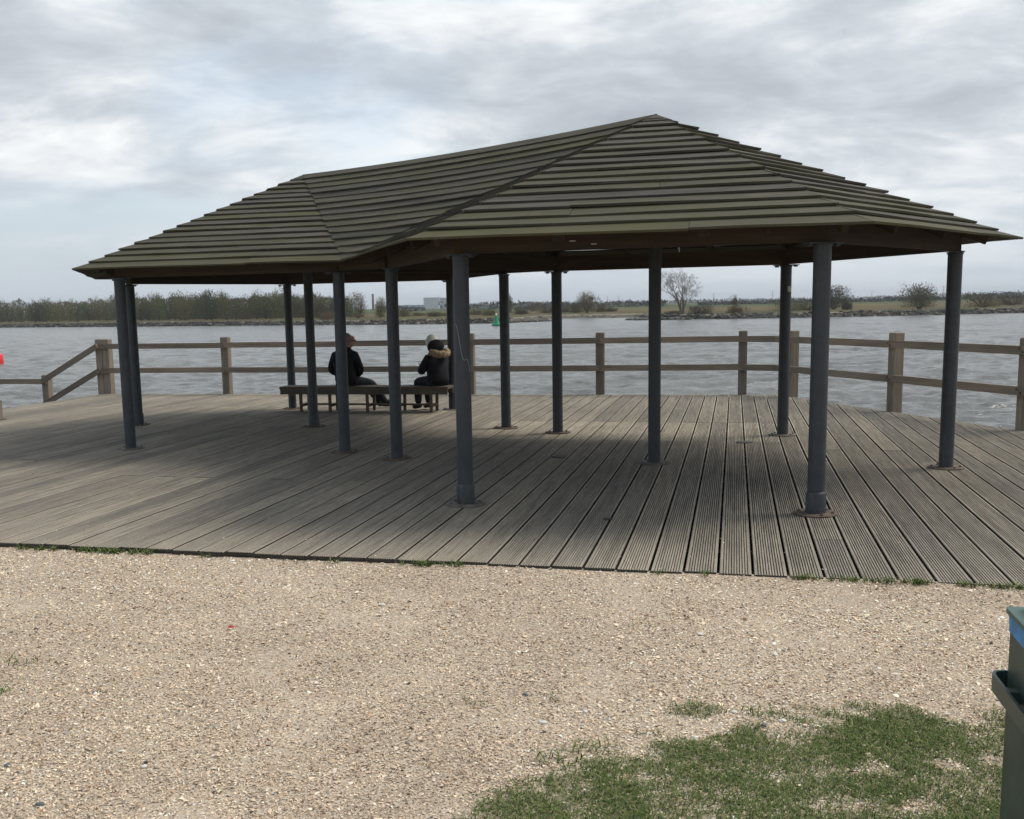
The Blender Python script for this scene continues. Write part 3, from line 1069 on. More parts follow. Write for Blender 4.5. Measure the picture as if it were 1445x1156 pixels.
pm_cache = {}
s_lo = S_GAP - math.floor((S_GAP + 13.2) / PITCH) * PITCH
ncol = int((6.6 - s_lo) / PITCH)
for i in range(ncol):
    s = s_lo + PITCH * (i + .5)
    te0, te1 = t_end(s - PW / 2), t_end(s + PW / 2)
    te = t_end(s)
    t0 = T0 + 0.010 * math.sin(i * 1.7) + rng.uniform(-.006, .006)
    if -3.5 < s < 0.56:
        cuts = [12.73 + rng.uniform(-.004, .004), 14.74 + rng.uniform(-.004, .004)]
    elif s < -3.5:
        cuts = [rng.choice((9.4, 10.3, 12.73, 13.6))]
        if rng.random() < .45:
            cuts.append(16.6)
    else:
        cuts = [rng.choice((7.5, 11.3, 12.1))]
    cuts = [c for c in cuts if c < te - .6]
    a = t0
    for j, c in enumerate(cuts + [te]):
        last = j == len(cuts)
        L = round((c - a) - (0 if last else 0.004), 2)
        dd = (round(te0 - te, 3), round(te1 - te, 3)) if last and s > .6 else (0, 0)
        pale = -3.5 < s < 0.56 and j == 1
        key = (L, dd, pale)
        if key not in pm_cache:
            pm_cache[key] = plank_mesh(L, *dd, M_PLANK_SUNLIT if pale else M_PLANK)
        q = dk(s, a, rng.uniform(-.002, .002))
        o = link('plank', pm_cache[key], deck, q)
        o.rotation_euler = (0, rng.uniform(-.006, .006), PHI)
        a = c + 0.003
# timber bearers and fascia below the planks
for t in [6.60 + .57 * i for i in range(22)] + [19.14]:
    smax = 0.6 + (T1 - t) * 0.55 - 0.1
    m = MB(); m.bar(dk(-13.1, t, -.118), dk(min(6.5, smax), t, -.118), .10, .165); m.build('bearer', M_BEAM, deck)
for (s, t) in ((-13, 19), (-9, 19), (-5, 19), (-1, 19), (1.2, 18), (3.1, 14.5), (-13, 15), (-13, 11)):
    m = MB(); m.tube([dk(s, t, -3.2), dk(s, t, -.2)], .13, 10); m.build('pile', M_POST, deck)

# small iron covers and dark burnt spots lying on the boards
M_IRON = plain('dark_iron', (0.035, 0.033, 0.032), 0.7, 0.3, 20)
for k, (px_, py_, r_) in enumerate(((788, 645, .085), (1050, 624.5, .10), (858, 733, .04))):
    q = on_z(px_, py_, 0)
    m = MB(); m.lathe([(r_, 0.003), (r_, .008), (r_ * .6, .011)], 12)
    o = m.build('dark_cover', M_IRON, None, loc=q)
    tag(o, ('small dark round cover on the deck between center posts', 'dark flat cover across a plank joint near the right rear column', 'tiny dark disc on the deck in front of the center column')[k], 'cover')

# ------------------------------------------------------------------ railings
TOP_Z, LOW_Z, RH, RT = 1.015, 0.50, 0.11, 0.05


def rail_piece(name, a, b, parent, off=Vector((0, 0, 0))):
    a, b = Vector(a) + off, Vector(b) + off
    L = (b - a).length
    m = MB(); m.box((0, 0, 0), L, RT, RH)
    o = m.build(name, M_RAIL, parent, loc=(a + b) / 2)
    d = (b - a).normalized()
    sd = Vector((0, 0, 1)).cross(d).normalized()
    o.rotation_euler = Matrix((d, sd, d.cross(sd))).transposed().to_euler()
    return o


def post_piece(p, z0, z1, parent, rz, wd=.155):
    m = MB()
    h = wd / 2
    m.box((0, 0, (z0 + z1) / 2 - .006), wd, wd, z1 - z0 - .012)
    m.add([(-h, -h, z1 - .012), (h, -h, z1 - .012), (h, h, z1 - .012), (-h, h, z1 - .012), (-h + .012, -h + .012, z1), (h - .012, -h + .012, z1), (h - .012, h - .012, z1), (-h + .012, h - .012, z1)],
          [(0, 1, 5, 4), (1, 2, 6, 5), (2, 3, 7, 6), (3, 0, 4, 7), (4, 5, 6, 7)])
    o = m.build('post', M_POST, parent, loc=p)
    o.rotation_euler = (0, 0, rz)
    return o


def bolts_piece(pts, nrm, parent):
    m = MB()
    for p in pts:
        m.tube([p, p + nrm * .012], .014, 6)
    m.build('bolt', M_BOLT, parent)['kind'] = 'stuff'


railing = thing('deck_railing', 'brown two rail timber railing along the water edge of the deck', 'railing')
rt = 19.30
backs = [-13.05, -10.25, -7.63, -5.0, -2.46, .15]
PR = [dk(s, rt) for s in backs] + [dk(1.0, 18.86), dk(2.36, 16.42), dk(3.60, 14.16), dk(5.0, 11.6)]
for i, p in enumerate(PR):
    post_piece(p, -1.0, 1.175 + rng.uniform(-.012, .012), railing, PHI if i < 6 else PHI + math.radians(-61))
corner = dk(0.70, 19.12)
nb = -AT
dside = (dk(3.60, 14.16) - dk(1.0, 18.86)).normalized()
ns = Vector((0, 0, 1)).cross(dside).normalized()
if ns.dot(-BS) < 0:
    ns = -ns
for z in (TOP_Z, LOW_Z):
    for i in range(5):
        a, b = PR[i], PR[i + 1]
        rail_piece('rail', a + Vector((0, 0, z)) + BS * .003 - (BS * .1 if i == 0 else BS * 0), b + Vector((0, 0, z + rng.uniform(-.008, .008))) - BS * .003, railing, nb * (.0775 + RT / 2 + .001))
    cz = Vector((0, 0, z))
    rail_piece('rail', PR[5] + cz + nb * .1035 + BS * .003, corner + cz + nb * .1035, railing)
    for i in range(6, 9):
        a = corner + nb * .1035 + BS * .02 if i == 6 else PR[i] + ns * .1035
        b = PR[i + 1] + ns * .1035
        if i == 6:
            rail_piece('rail', a + cz, b + cz - dside * .003, railing)
        else:
            rail_piece('rail', a + cz + dside * .003, b + cz - dside * .003, railing)
    for i, p in enumerate(PR):
        nn = nb if i < 6 else ns
        d_ = BS if i < 6 else dside
        bolts_piece([p + nn * .128 + cz + d_ * x + Vector((0, 0, y)) for x, y in ((-.03, .02), (.03, -.02))], nn, railing)

# stair handrail going down to the lower jetty at the left
stair = thing('stair_railing', 'timber handrail sloping down from the railing to the lower jetty at left', 'railing')
pB = dk(-14.60, 19.30)
post_piece(dk(-13.05, 19.30) - BS * .162, -1.0, 1.17, stair, PHI, .15)
post_piece(pB, -3.0, .41, stair, PHI)
post_piece(dk(-17.6, 19.3), -3.0, .41, stair, PHI)
o1 = nb * .1035
ptop = dk(-13.21, 19.30)
rail_piece('handrail', ptop + Vector((0, 0, 1.03)) + nb * .155 + BS * .03, pB + Vector((0, 0, .27)) + nb * .155 - BS * .02, stair)
rail_piece('handrail', ptop + Vector((0, 0, .50)) + nb * .155 + BS * .03, pB + Vector((0, 0, -.24)) + nb * .155 - BS * .02, stair)
rail_piece('rail', pB + Vector((0, 0, .27)) + o1 + BS * .06, dk(-17.6, 19.3, .27) + o1, stair)

# short bollard at the left edge of the picture
q = dk(-11.84, 14.3)
t = thing('bollard_post', 'short square timber post on the deck at the left edge', 'post', q, PHI)
m = MB(); m.box((0, 0, .16), .14, .14, .32); m.build('post', M_POST, t)
m = MB(); m.box((0, 0, .006), .24, .20, .012); m.build('foot_plate', M_RUST, t)

# ------------------------------------------------------------------ pavilion
HC1, HTH, HR, HRE = Vector((1.903, 10.767, 0)), 0.80528, 2.8919, 3.452
HL, ZE, ZA, ZT = 5.9428, 2.2150, 3.5640, 2.1352
HC2 = HC1 + Vector((math.cos(HTH + math.pi / 2), math.sin(HTH + math.pi / 2), 0)) * HL
pav = thing('pavilion', 'open timber pavilion with two hexagonal boarded roofs joined by a ridge on steel columns', 'pavilion')


def hexv(c, R):
    return [c + Vector((math.cos(HTH + k * math.pi / 3), math.sin(HTH + k * math.pi / 3), 0)) * R for k in range(6)]


col1, col2 = hexv(HC1, HR), hexv(HC2, HR)
COLS = [(p, False) for p in col1 + col2] + [(HC1, True), (HC2, True)]
col_m, colc_m, colm_s = None, None, None
RC = 0.068
m = MB(); m.tube([(0, 0, .012), (0, 0, ZT - .012)], RC, 28); col_m = m.mesh('column', M_STEEL, True)
m = MB(); m.tube([(0, 0, .012), (0, 0, ZA - .25)], RC * .96, 28); colc_m = m.mesh('column', M_STEEL, True)
m = MB(); m.lathe([(.170, 0), (.172, .002), (.172, .010), (.168, .013)], 32); plate_m = m.mesh('base_plate', M_RUST, True)
plate_m2 = plate_m.copy(); plate_m2.materials.clear(); plate_m2.materials.append(M_PLATE)
m = MB()
for k in range(6):
    an = k * math.pi / 3 + .3
    m.tube([(.132 * math.cos(an), .132 * math.sin(an), .012), (.132 * math.cos(an), .132 * math.sin(an), .026)], .012, 6)
bolt_m = m.mesh('bolt', M_BOLT)
m = MB(); m.lathe([(RC + .001, .013), (.079, .013), (.079, .165), (.074, .18), (RC + .001, .184)], 28); sleeve_m = m.mesh('sleeve', M_STEEL, True)
m = MB()
m.lathe([(RC + .001, ZT - .030), (.074, ZT - .028), (.074, ZT - .012), (.09, ZT - .012)], 24)
m.box((0, 0, ZT - .006), .30, .11, .010)
for sx in (-1, 1):
    m.box((sx * .125, 0, ZT - .020), .035, .05, .018)
cap_m = m.mesh('cap_plate', M_STEEL)
for i, (p, ctr) in enumerate(COLS):
    o = link('column', colc_m if ctr else col_m, pav, p)
    o.rotation_euler = (0, 0, rng.uniform(0, 6))
    b_ = link('base_plate', plate_m if i % 3 else plate_m2, o)
    link('bolt', bolt_m, o)['kind'] = 'stuff'
    if i in (3, 4, 13, 8):
        link('sleeve', sleeve_m, o)
    if not ctr:
        c_ = link('cap_plate', cap_m, o)
        c_.rotation_euler = (0, 0, HTH + i * math.pi / 3 + math.pi / 2 - o.rotation_euler.z)


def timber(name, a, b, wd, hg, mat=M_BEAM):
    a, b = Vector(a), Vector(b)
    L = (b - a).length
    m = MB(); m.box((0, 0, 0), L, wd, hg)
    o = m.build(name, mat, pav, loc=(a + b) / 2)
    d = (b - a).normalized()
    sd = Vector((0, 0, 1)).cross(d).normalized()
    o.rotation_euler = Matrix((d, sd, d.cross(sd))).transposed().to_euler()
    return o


BH = 0.19
for cs in (col1, col2):
    for k in range(6):
        a, b = cs[k], cs[(k + 1) % 6]
        d = (b - a).normalized()
        zb = Vector((0, 0, ZT + BH / 2 + .001 + .003 * (k % 2)))
        timber('ring_beam', a - d * .035 + zb, b + d * .035 + zb, .075, BH)
for a, b in ((col1[2], col2[4]), (col1[1], col2[5])):
    d = (b - a).normalized()
    timber('link_beam', a + d * .06 + Vector((0, 0, ZT + BH / 2 + .007)), b - d * .06 + Vector((0, 0, ZT + BH / 2 + .007)), .075, BH)

e1, e2 = hexv(HC1, HRE), hexv(HC2, HRE)
EF, EB = (e1[2] + e2[4]) / 2, (e1[1] + e2[5]) / 2
e1[2] = e2[4] = EF
e1[1] = e2[5] = EB
A1, A2 = HC1 + Vector((0, 0, ZA)), HC2 + Vector((0, 0, ZA))
for A, es in ((A1, e1), (A2, e2)):
    for k in range(6):
        E_ = es[k] + Vector((0, 0, ZE))
        d = (A - E_).normalized()
        dn = Vector((0, 0, -.078))
        timber('rafter', E_ + d * .30 + dn, A - d * .12 + dn, .06, .11)
        if (A is A1 and k == 1) or (A is A2 and k == 4):
            continue
        E2 = es[(k + 1) % 6] + Vector((0, 0, ZE))
        for u, top in ((.33, .62), (.67, .62)):
            Em = E_.lerp(E2, u)
            Am = Em.lerp(A + (Em - (E_ + E2) / 2) * .38, top)
            timber('rafter', Em + (Am - Em).normalized() * .30 + dn * .92, Am + dn * .92, .05, .10)
timber('ridge_beam', A2 + Vector((0, 0, -.17)), A1 + Vector((0, 0, -.17)), .06, .13)
for E_ in (EF, EB):
    for u in (.2, .4, .6, .8):
        top = A1.lerp(A2, u)
        bot = (E_ + Vector((0, 0, ZE))).lerp(top, .22)
        timber('rafter', bot + Vector((0, 0, -.11)), top + Vector((0, 0, -.17)), .05, .09)

TB, GAPB, OV = 0.020, 0.003, 0.022


def board(P0, eh, uh, nh, d0, d1, l0, r0, l1, r1, mat, row, sag=0.0, full=None):
    """one weatherboard, a little warped; lower edge raised onto the board below"""
    h0b, h0t = TB * 1.12 + GAPB, TB * 2.12 + GAPB
    h1b, h1t = 0.0, TB
    c = P0 + eh * ((l0 + r0) / 2) + uh * d0
    n = 8 if sag else (3 if r0 - l0 > 1.0 else 1)
    dz = Vector((eh.z, uh.z, nh.z))          # world up in the board's own axes
    wa, wb_ = rng.uniform(-.003, .005), rng.uniform(-.003, .005)
    ta, tb_ = rng.uniform(-.004, .004), rng.uniform(-.004, .004)
    loc, fs = [], []
    for i in range(n + 1):
        u = i / n
        for d, l, r, hb, ht, k in ((d0, l0, r0, h0b, h0t, 1), (d1, l1, r1, h1b, h1t, 0)):
            x = l + (r - l) * u
            warp = k * (wa + (wb_ - wa) * u + .004 * math.sin(u * 5 + row * 2.3))
            dy = k * (ta + (tb_ - ta) * u)
            drop = Vector((0, 0, 0))
            if sag:
                uu = (x - full[0]) / max(.01, full[1] - full[0])
                drop = dz * (-sag * 4 * uu * (1 - uu))
            for h in (hb, ht):
                loc.append(Vector((x - (l0 + r0) / 2, d - d0 + dy, h + warp)) + drop)
    for i in range(n):
        o, p = i * 4, i * 4 + 4
        fs += [(o, p, p + 1, o + 1), (o + 1, p + 1, p + 3, o + 3), (o + 3, p + 3, p + 2, o + 2), (o + 2, p + 2, p, o)]
    fs += [(0, 1, 3, 2), (n * 4, n * 4 + 2, n * 4 + 3, n * 4 + 1)]
    m = MB(); m.add(loc, fs)
    o = m.build('roof_board', mat, pav, loc=c + nh * rng.uniform(-.0015, .0015))
    o.rotation_euler = Matrix((eh, uh, nh)).transposed().to_euler()


def roof_face(EL, ER, A, rows, mat, mossy_rows=1, ext=(.014, .014)):
    """EL, ER eave corners, A apex: rows of boards along the eave"""
    eh = (ER - EL).normalized()
    foot = EL + eh * (A - EL).dot(eh)
    uh = (A - foot)
    D = uh.length
    uh.normalize()
    nh = eh.cross(uh)
    if nh.z < 0:
        nh = -nh
    lA = (A - EL).dot(eh)
    W_ = (ER - EL).length
    pt = D / rows

    def lim(d):
        u = min(1, max(0, d / D))
        return lA * u, W_ + (lA - W_) * u
    for i in range(rows):
        d0 = i * pt - (0.02 if i == 0 else rng.uniform(-.004, .004))
        d1 = min((i + 1) * pt + OV, D - .004)
        l0, r0 = lim(max(0, d0))
        l1, r1 = lim(d1)
        xl, xr = ext[0] + rng.uniform(-.008, .016), ext[1] + rng.uniform(-.008, .016)
        l0, l1, r0, r1 = l0 - xl, l1 - xl, r0 + xr, r1 + xr
        mt = M_BOARD_MOSSY if i < mossy_rows else (M_BOARD_GREEN if (i < mossy_rows + 2 or rng.random() < .22) else mat)
        if r0 - l0 > 2.3 and rng.random() < (.9 if i == 0 else .5):
            k0 = l0 + (r0 - l0) * rng.uniform(.3, .7)
            sk = rng.uniform(-.005, .005)
            board(EL, eh, uh, nh, d0, d1, l0, k0 - .002, l1, k0 - .002 + sk, mt, i)
            board(EL, eh, uh, nh, d0, d1, k0 + .002, r0, k0 + .002 + sk, r1, mt, i)
        else:
            board(EL, eh, uh, nh, d0, d1, l0, r0, l1, r1, mt, i)


def ridge_face(E_, L, R, rows, mat):
    """triangle hanging from the ridge L-R down to the single low point E_"""
    eh = (R - L).normalized()
    top = L + eh * (E_ - L).dot(eh)
    uh = top - E_
    D = uh.length
    uh.normalize()
    nh = eh.cross(uh)
    if nh.z < 0:
        nh = -nh
    lL, lR = (L - E_).dot(eh), (R - E_).dot(eh)
    pt = D / rows
    for i in range(rows):
        d0, d1 = i * pt, min((i + 1) * pt + OV, D + .012)
        u0, u1 = max(.015, d0 / D), d1 / D
        board(E_, eh, uh, nh, d0, d1, lL * u0 - .004, lR * u0 + .004, lL * u1, lR * u1, M_BOARD_GREEN if i % 3 != 1 else mat, i, .045 * u0 ** 1.3, (lL * u0, lR * u0))


Z3 = Vector((0, 0, ZE))
for A, es, skip in ((A1, e1, 1), (A2, e2, 4)):
    for k in range(6):
        if k == skip:
            continue
        a, b = es[k] + Z3, es[(k + 1) % 6] + Z3
        roof_face(a, b, A, 17, M_BOARD)
ridge_face(EF + Z3, A2 + Vector((0, 0, .015)), A1 + Vector((0, 0, .015)), 15, M_BOARD)
ridge_face(EB + Z3, A1 + Vector((0, 0, .015)), A2 + Vector((0, 0, .015)), 15, M_BOARD)
for A in (A1, A2):
    m = MB(); m.lathe([(.16, -.045), (.165, -.02), (.03, .032)], 6)
    o = m.build('apex_cap', M_BOARD, pav, loc=A)
    o.rotation_euler = (0, 0, HTH)

# small things fixed to the columns and beams
M_TAPE = plain('pale_tape', (0.45, 0.43, 0.38), 0.7, 0.15, 20)


def sticker(p, z, ang, half, hgt, name, mat):
    m = MB()
    rows_ = [[p + Vector((math.cos(ang + half * (i / 4 - .5)) * r_, math.sin(ang + half * (i / 4 - .5)) * r_, zz_)) for i in range(5)] for zz_, r_ in ((z, RC + .0012), (z + hgt, RC + .0012), (z + hgt, RC - .002), (z, RC - .002))]
    n = 5
    m.add([v for r_ in rows_ for v in r_], [(a * n + i, a * n + i + 1, ((a + 1) % 4) * n + i + 1, ((a + 1) % 4) * n + i) for a in range(4) for i in range(4)])
    m.build(name, mat, pav)


pc = col1[0]
sticker(pc, 1.80, math.atan2(-pc.y, -pc.x) + .75, .8, .07, 'sticker', M_TAPE)
bo = (col1[4] - col1[3]).normalized()
bnrm = Vector((bo.y, -bo.x, 0))
Mbo = Matrix((bo, bnrm, Vector((0, 0, 1)))).transposed()
for u, z, sx, sz, mat_, nm in ((.33, .075, .05, .008, M_TAPE, 'tape_strip'), (.39, .045, .045, .008, M_TAPE, 'tape_strip'), (.29, .10, .10, .05, M_IRON, 'bracket'), (.69, .10, .09, .05, M_IRON, 'bracket'), (.86, .09, .03, .03, M_IRON, 'bracket')):
    m = MB(); m.box(col1[3].lerp(col1[4], u) + bnrm * .0395 + Vector((0, 0, ZT + z)), sx, .006, sz, Mbo); m.build(nm, mat_, pav)

# loose white cord hanging on the front left column
M_CORD = plain('white_cord', (0.26, 0.27, 0.28), 0.8, 0.1, 10)
pc = col1[3]
cc = []
for i in range(15):
    u = i / 14
    an = math.atan2(-pc.y, -pc.x) - 1.0 + 1.9 * u
    z = 1.55 - .42 * u + .06 * math.sin(u * 9)
    cc.append(pc + Vector((math.cos(an) * (RC + .004), math.sin(an) * (RC + .004), z)))
m = MB(); m.tube(cc, .0022, 5)
tag(m.build('cord', M_CORD), 'thin pale cord wound loosely on the front left column', 'cord')

# ------------------------------------------------------------------ bench
c3, c7 = col2[1], col2[0]
bd = (c7 - c3).normalized()
bn = Vector((bd.y, -bd.x, 0))
if bn.y > 0:
    bn = -bn
bc = (c3 + c7) / 2 + bn * .36 + bd * .045
brz = math.atan2(bd.y, bd.x)
bench = thing('long_bench', 'long backless timber bench under the far end of the pavilion', 'bench', bc, brz)
BL, BHT = 2.94, 0.425
for j in range(3):
    m = MB(); m.box((0, -.135 + .135 * j, BHT - .02), BL, .126, .04); m.build('seat_slat', M_BENCH, bench)
m = MB(); m.box((0, -.178, BHT - .085), BL - .02, .035, .085); m.build('apron', M_BENCH, bench)
m = MB(); m.box((0, .178, BHT - .085), BL - .02, .035, .085); m.build('apron', M_BENCH, bench)
for x_ in (-1.10, -.58, .08, .62, 1.18):
    for y_ in (-.15, .15):
        m = MB(); m.bar((x_ + .01 * (1 if y_ > 0 else -1), y_, BHT - .04), (x_, y_ * 1.12, 0), .042, .045, Vector((0, 1, 0))); m.build('leg', M_BENCH, bench)
    m = MB(); m.box((x_, 0, .11), .035, .27, .045); m.build('cross_brace', M_BENCH, bench)
m = MB(); m.box((.04, 0, .118), 2.32, .035, .03); m.build('stretcher', M_BENCH, bench)

# ------------------------------------------------------------------ people
M_SKIN = plain('skin', (0.42, 0.24, 0.17), 0.55, 0.1, 8)
M_BLACK = plain('black_cloth', (0.014, 0.014, 0.017), 0.85, 0.4, 9, 0.2)
M_NAVY = plain('dark_trousers', (0.022, 0.024, 0.032), 0.85, 0.3, 9, 0.2)
M_SHOE = plain('dark_shoes', (0.018, 0.016, 0.015), 0.5, 0.3, 9)
M_HAIR = plain('grey_brown_hair', (0.20, 0.185, 0.17), 0.8, 0.4, 40)
M_FUR = plain('tan_fur', (0.29, 0.22, 0.145), 0.95, 0.5, 30, 0.1)
M_HAT = plain('cream_knit', (0.80, 0.78, 0.71), 0.9, 0.12, 50, 0.1)


def skin(name, verts, edges, radii, mat, parent, sub=2):
    me = bpy.data.meshes.new(name)
    me.from_pydata(verts, edges, [])
    o = link(name, me, parent)
    sk = o.modifiers.new('skin', 'SKIN')
    sk.use_smooth_shade = True
    for i, r in enumerate(radii):
        d = me.skin_vertices[0].data[i]
        d.radius = r if isinstance(r, tuple) else (r, r)
        d.use_root = i == 0
    ss = o.modifiers.new('sub', 'SUBSURF')
    ss.levels = ss.render_levels = sub
    dg = bpy.context.evaluated_depsgraph_get()
    dg.update()
    fin = bpy.data.meshes.new_from_object(o.evaluated_get(dg))
    o.modifiers.clear()
    o.data = fin
    fin.materials.clear()
    fin.materials.append(mat)
    return o


def hand(verts, edges, radii, wrist, d, side):
    """palm and five fingers as short chains from the wrist vertex"""
    d = Vector(d).normalized()
    sd = d.cross(Vector((0, 0, 1))).normalized() * side
    w_ = Vector(verts[wrist])
    verts.append(tuple(w_ + d * .05)); edges.append((wrist, len(verts) - 1)); radii.append((.036, .02))
    palm = len(verts) - 1
    pv = w_ + d * .05
    for k, (off, L) in enumerate(((-.027, .062), (-.009, .075), (.009, .07), (.026, .055))):
        q = pv + sd * off + d * .035
        verts.append(tuple(q)); edges.append((palm, len(verts) - 1)); radii.append(.0095)
        q2 = q + d * L * .5 + Vector((0, 0, -.012)); verts.append(tuple(q2)); edges.append((len(verts) - 2, len(verts) - 1)); radii.append(.009)
        q3 = q2 + d * L * .3 + Vector((0, 0, -.028)); verts.append(tuple(q3)); edges.append((len(verts) - 2, len(verts) - 1)); radii.append(.0075)
    q = w_ + d * .03 - sd * .038
    verts.append(tuple(q)); edges.append((palm, len(verts) - 1)); radii.append(.012)
    q2 = q + d * .035 - sd * .012; verts.append(tuple(q2)); edges.append((len(verts) - 2, len(verts) - 1)); radii.append(.010)


def ellipsoid(name, c, r, mat, parent, rot=(0, 0, 0), nz=14, n=20, cut=None, noise=0.0):
    m = MB()
    prof = []
    for i in range(nz + 1):
        a = -math.pi / 2 + math.pi * i / nz
        prof.append((max(.001, math.cos(a)), math.sin(a)))
    m.lathe(prof, n)
    if noise:
        m.v = [tuple(Vector(v) * (1 + rng.uniform(-noise, noise))) for v in m.v]
    m.v = [(x * r[0], y * r[1], z * r[2]) for x, y, z in m.v]
    o = m.build(name, mat, parent, True, loc=c)
    o.rotation_euler = rot
    return o


def make_person(name, label, loc, rz, J, male):
    """J: joint positions in the person's own frame (x right, y forward, z up from the deck)"""
    t = thing(name, label, 'person', loc, rz)
    V = lambda k: Vector(J[k])
    vs, es, rs = [], [], []

    def add(p, r, par=None):
        vs.append(tuple(p)); rs.append(r)
        if par is not None:
            es.append((par, len(vs) - 1))
        return len(vs) - 1
    pel = add(V('pelvis'), .085)
    wst = add(V('waist'), .09, pel)
    chs = add(V('chest'), .11, wst)
    nk0 = add(V('neck'), .062, chs)
    hd0 = add(V('neck').lerp(V('head'), .45), .056, nk0)
    fw = Vector(J['look']).normalized()
    jaw = add(V('head') + Vector((0, 0, -.055)) + fw * .022, (.074, .07), hd0)
    cr0 = add(V('head') + Vector((0, 0, .045)) - fw * .008, (.083, .092), jaw)
    add(V('head') + Vector((0, 0, .10)) - fw * .012, (.055, .06), cr0)
    nose = add(V('head') + fw * .098 + Vector((0, 0, -.02)), .014, jaw)
    sdv = fw.cross(Vector((0, 0, 1))).normalized()
    for sg in (-1, 1):
        add(V('head') + sdv * sg * .088 + Vector((0, 0, -.015)) - fw * .01, .016, jaw)
    for sd, sg in (('l', -1), ('r', 1)):
        sh = add(V('sho_' + sd), .062, chs)
        el = add(V('elb_' + sd), .046, sh)
        wr = add(V('wri_' + sd), .03, el)
        hand(vs, es, rs, wr, V('wri_' + sd) - V('elb_' + sd), sg)
        hp = add(V('hip_' + sd), .07, pel)
        kn = add(V('kne_' + sd), .054, hp)
        an = add(V('ank_' + sd), .036, kn)
        add(V('toe_' + sd), .032, an)
    skin('body', vs, es, rs, M_SKIN, t)
    # coat
    vs, es, rs = [], [], []
    hem = add(V('pelvis') + Vector((0, .0, -.085)), (.20, .20))
    pel = add(V('pelvis') + Vector((0, -.015, .03)), (.20, .19), hem)
    wst = add(V('waist') + Vector((0, -.015, 0)), (.19, .17), pel)
    chs = add(V('chest') + Vector((0, -.01, 0)), (.20, .17), wst)
    col_ = add(V('neck') + Vector((0, 0, .0)), .085, chs)
    add(V('neck') + Vector((0, .0, .07)), .078, col_)
    for sd in 'lr':
        sh = add(V('sho_' + sd), .088, chs)
        el = add(V('elb_' + sd), .075, sh)
        add(V('wri_' + sd).lerp(V('elb_' + sd), .08), .052, el)
    skin('coat', vs, es, rs, M_BLACK, t)
    vs, es, rs = [], [], []
    pel = add(V('pelvis') + Vector((0, 0, -.03)), .13)
    for sd in 'lr':
        hp = add(V('hip_' + sd), .10, pel)
        kn = add(V('kne_' + sd), .076, hp)
        add(V('ank_' + sd) + (V('kne_' + sd) - V('ank_' + sd)) * .0, .060, kn)
    skin('trousers', vs, es, rs, M_NAVY, t)
    for sd in 'lr':
        a, b = V('ank_' + sd), V('toe_' + sd)
        heel = a + (a - b) * .28
        heel.z = b.z
        vs, es, rs = [], [], []
        k = add(a + Vector((0, 0, .01)), .052)
        h_ = add(heel + Vector((0, 0, .012)), .045, k)
        mid = add(a.lerp(b, .5) * 1.0 + Vector((0, 0, -.008)), (.05, .048), k)
        add(b, (.046, .036), mid)
        skin('shoe', vs, es, rs, M_SHOE, t)
    return t


# man, seen from behind, head turned to the right, legs stretched towards the right
pm = bc - bd * (.0) + Vector((0, 0, 0))


def bench_spot(px_, py_):
    """where the sight line meets the bench seat line"""
    r = ray(px_, py_)
    k = (bc.dot(bn)) / r.dot(bn)
    q = Vector((0, 0, EYE)) + r * ((bc - Vector((0, 0, EYE))).dot(bn) / r.dot(bn))
    return Vector((q.x, q.y, 0))


SZ = BHT
qm = bench_spot(487.5, 541)
man = make_person('person', 'grey haired person in sunglasses and dark jacket sitting mid bench, looking right', qm, brz, {
    'pelvis': (0.02, 0, SZ + .11), 'waist': (.0, .01, SZ + .27), 'chest': (-.005, .035, SZ + .46), 'neck': (.015, .06, SZ + .60), 'head': (.075, .09, SZ + .745), 'look': (.86, .50, -.06),
    'sho_l': (-.18, .04, SZ + .50), 'elb_l': (-.275, .05, SZ + .25), 'wri_l': (-.10, .22, SZ + .16),
    'sho_r': (.175, .04, SZ + .50), 'elb_r': (.25, .08, SZ + .24), 'wri_r': (.10, .25, SZ + .15),
    'hip_l': (-.05, .05, SZ + .085), 'kne_l': (.20, .42, SZ + .02), 'ank_l': (.42, .52, .09), 'toe_l': (.56, .64, .05),
    'hip_r': (.11, .05, SZ + .085), 'kne_r': (.33, .36, SZ + .02), 'ank_r': (.50, .58, .10), 'toe_r': (.66, .66, .12)}, True)
hm = Vector((.075, .09, SZ + .745))
fwm = Vector((.86, .50, -.06)).normalized()
sdm = fwm.cross(Vector((0, 0, 1))).normalized()
mz = math.atan2(fwm.y, fwm.x)
ellipsoid('hair', hm - fwm * .046 + Vector((0, 0, .018)), (.082, .091, .112), M_HAIR, man, (0, .0, mz), noise=.04)
m = MB()
for sg in (-1, 1):
    m.tube([hm + sdm * sg * .09 + Vector((0, 0, .012)), hm + sdm * sg * .085 + fwm * .080 + Vector((0, 0, .012))], .0035, 5)
    m.box(hm + sdm * sg * .036 + fwm * .086 + Vector((0, 0, .008)), .010, .048, .028, Matrix.Rotation(mz, 3, 'Z'))
m.build('sunglasses', M_BLACK, man)

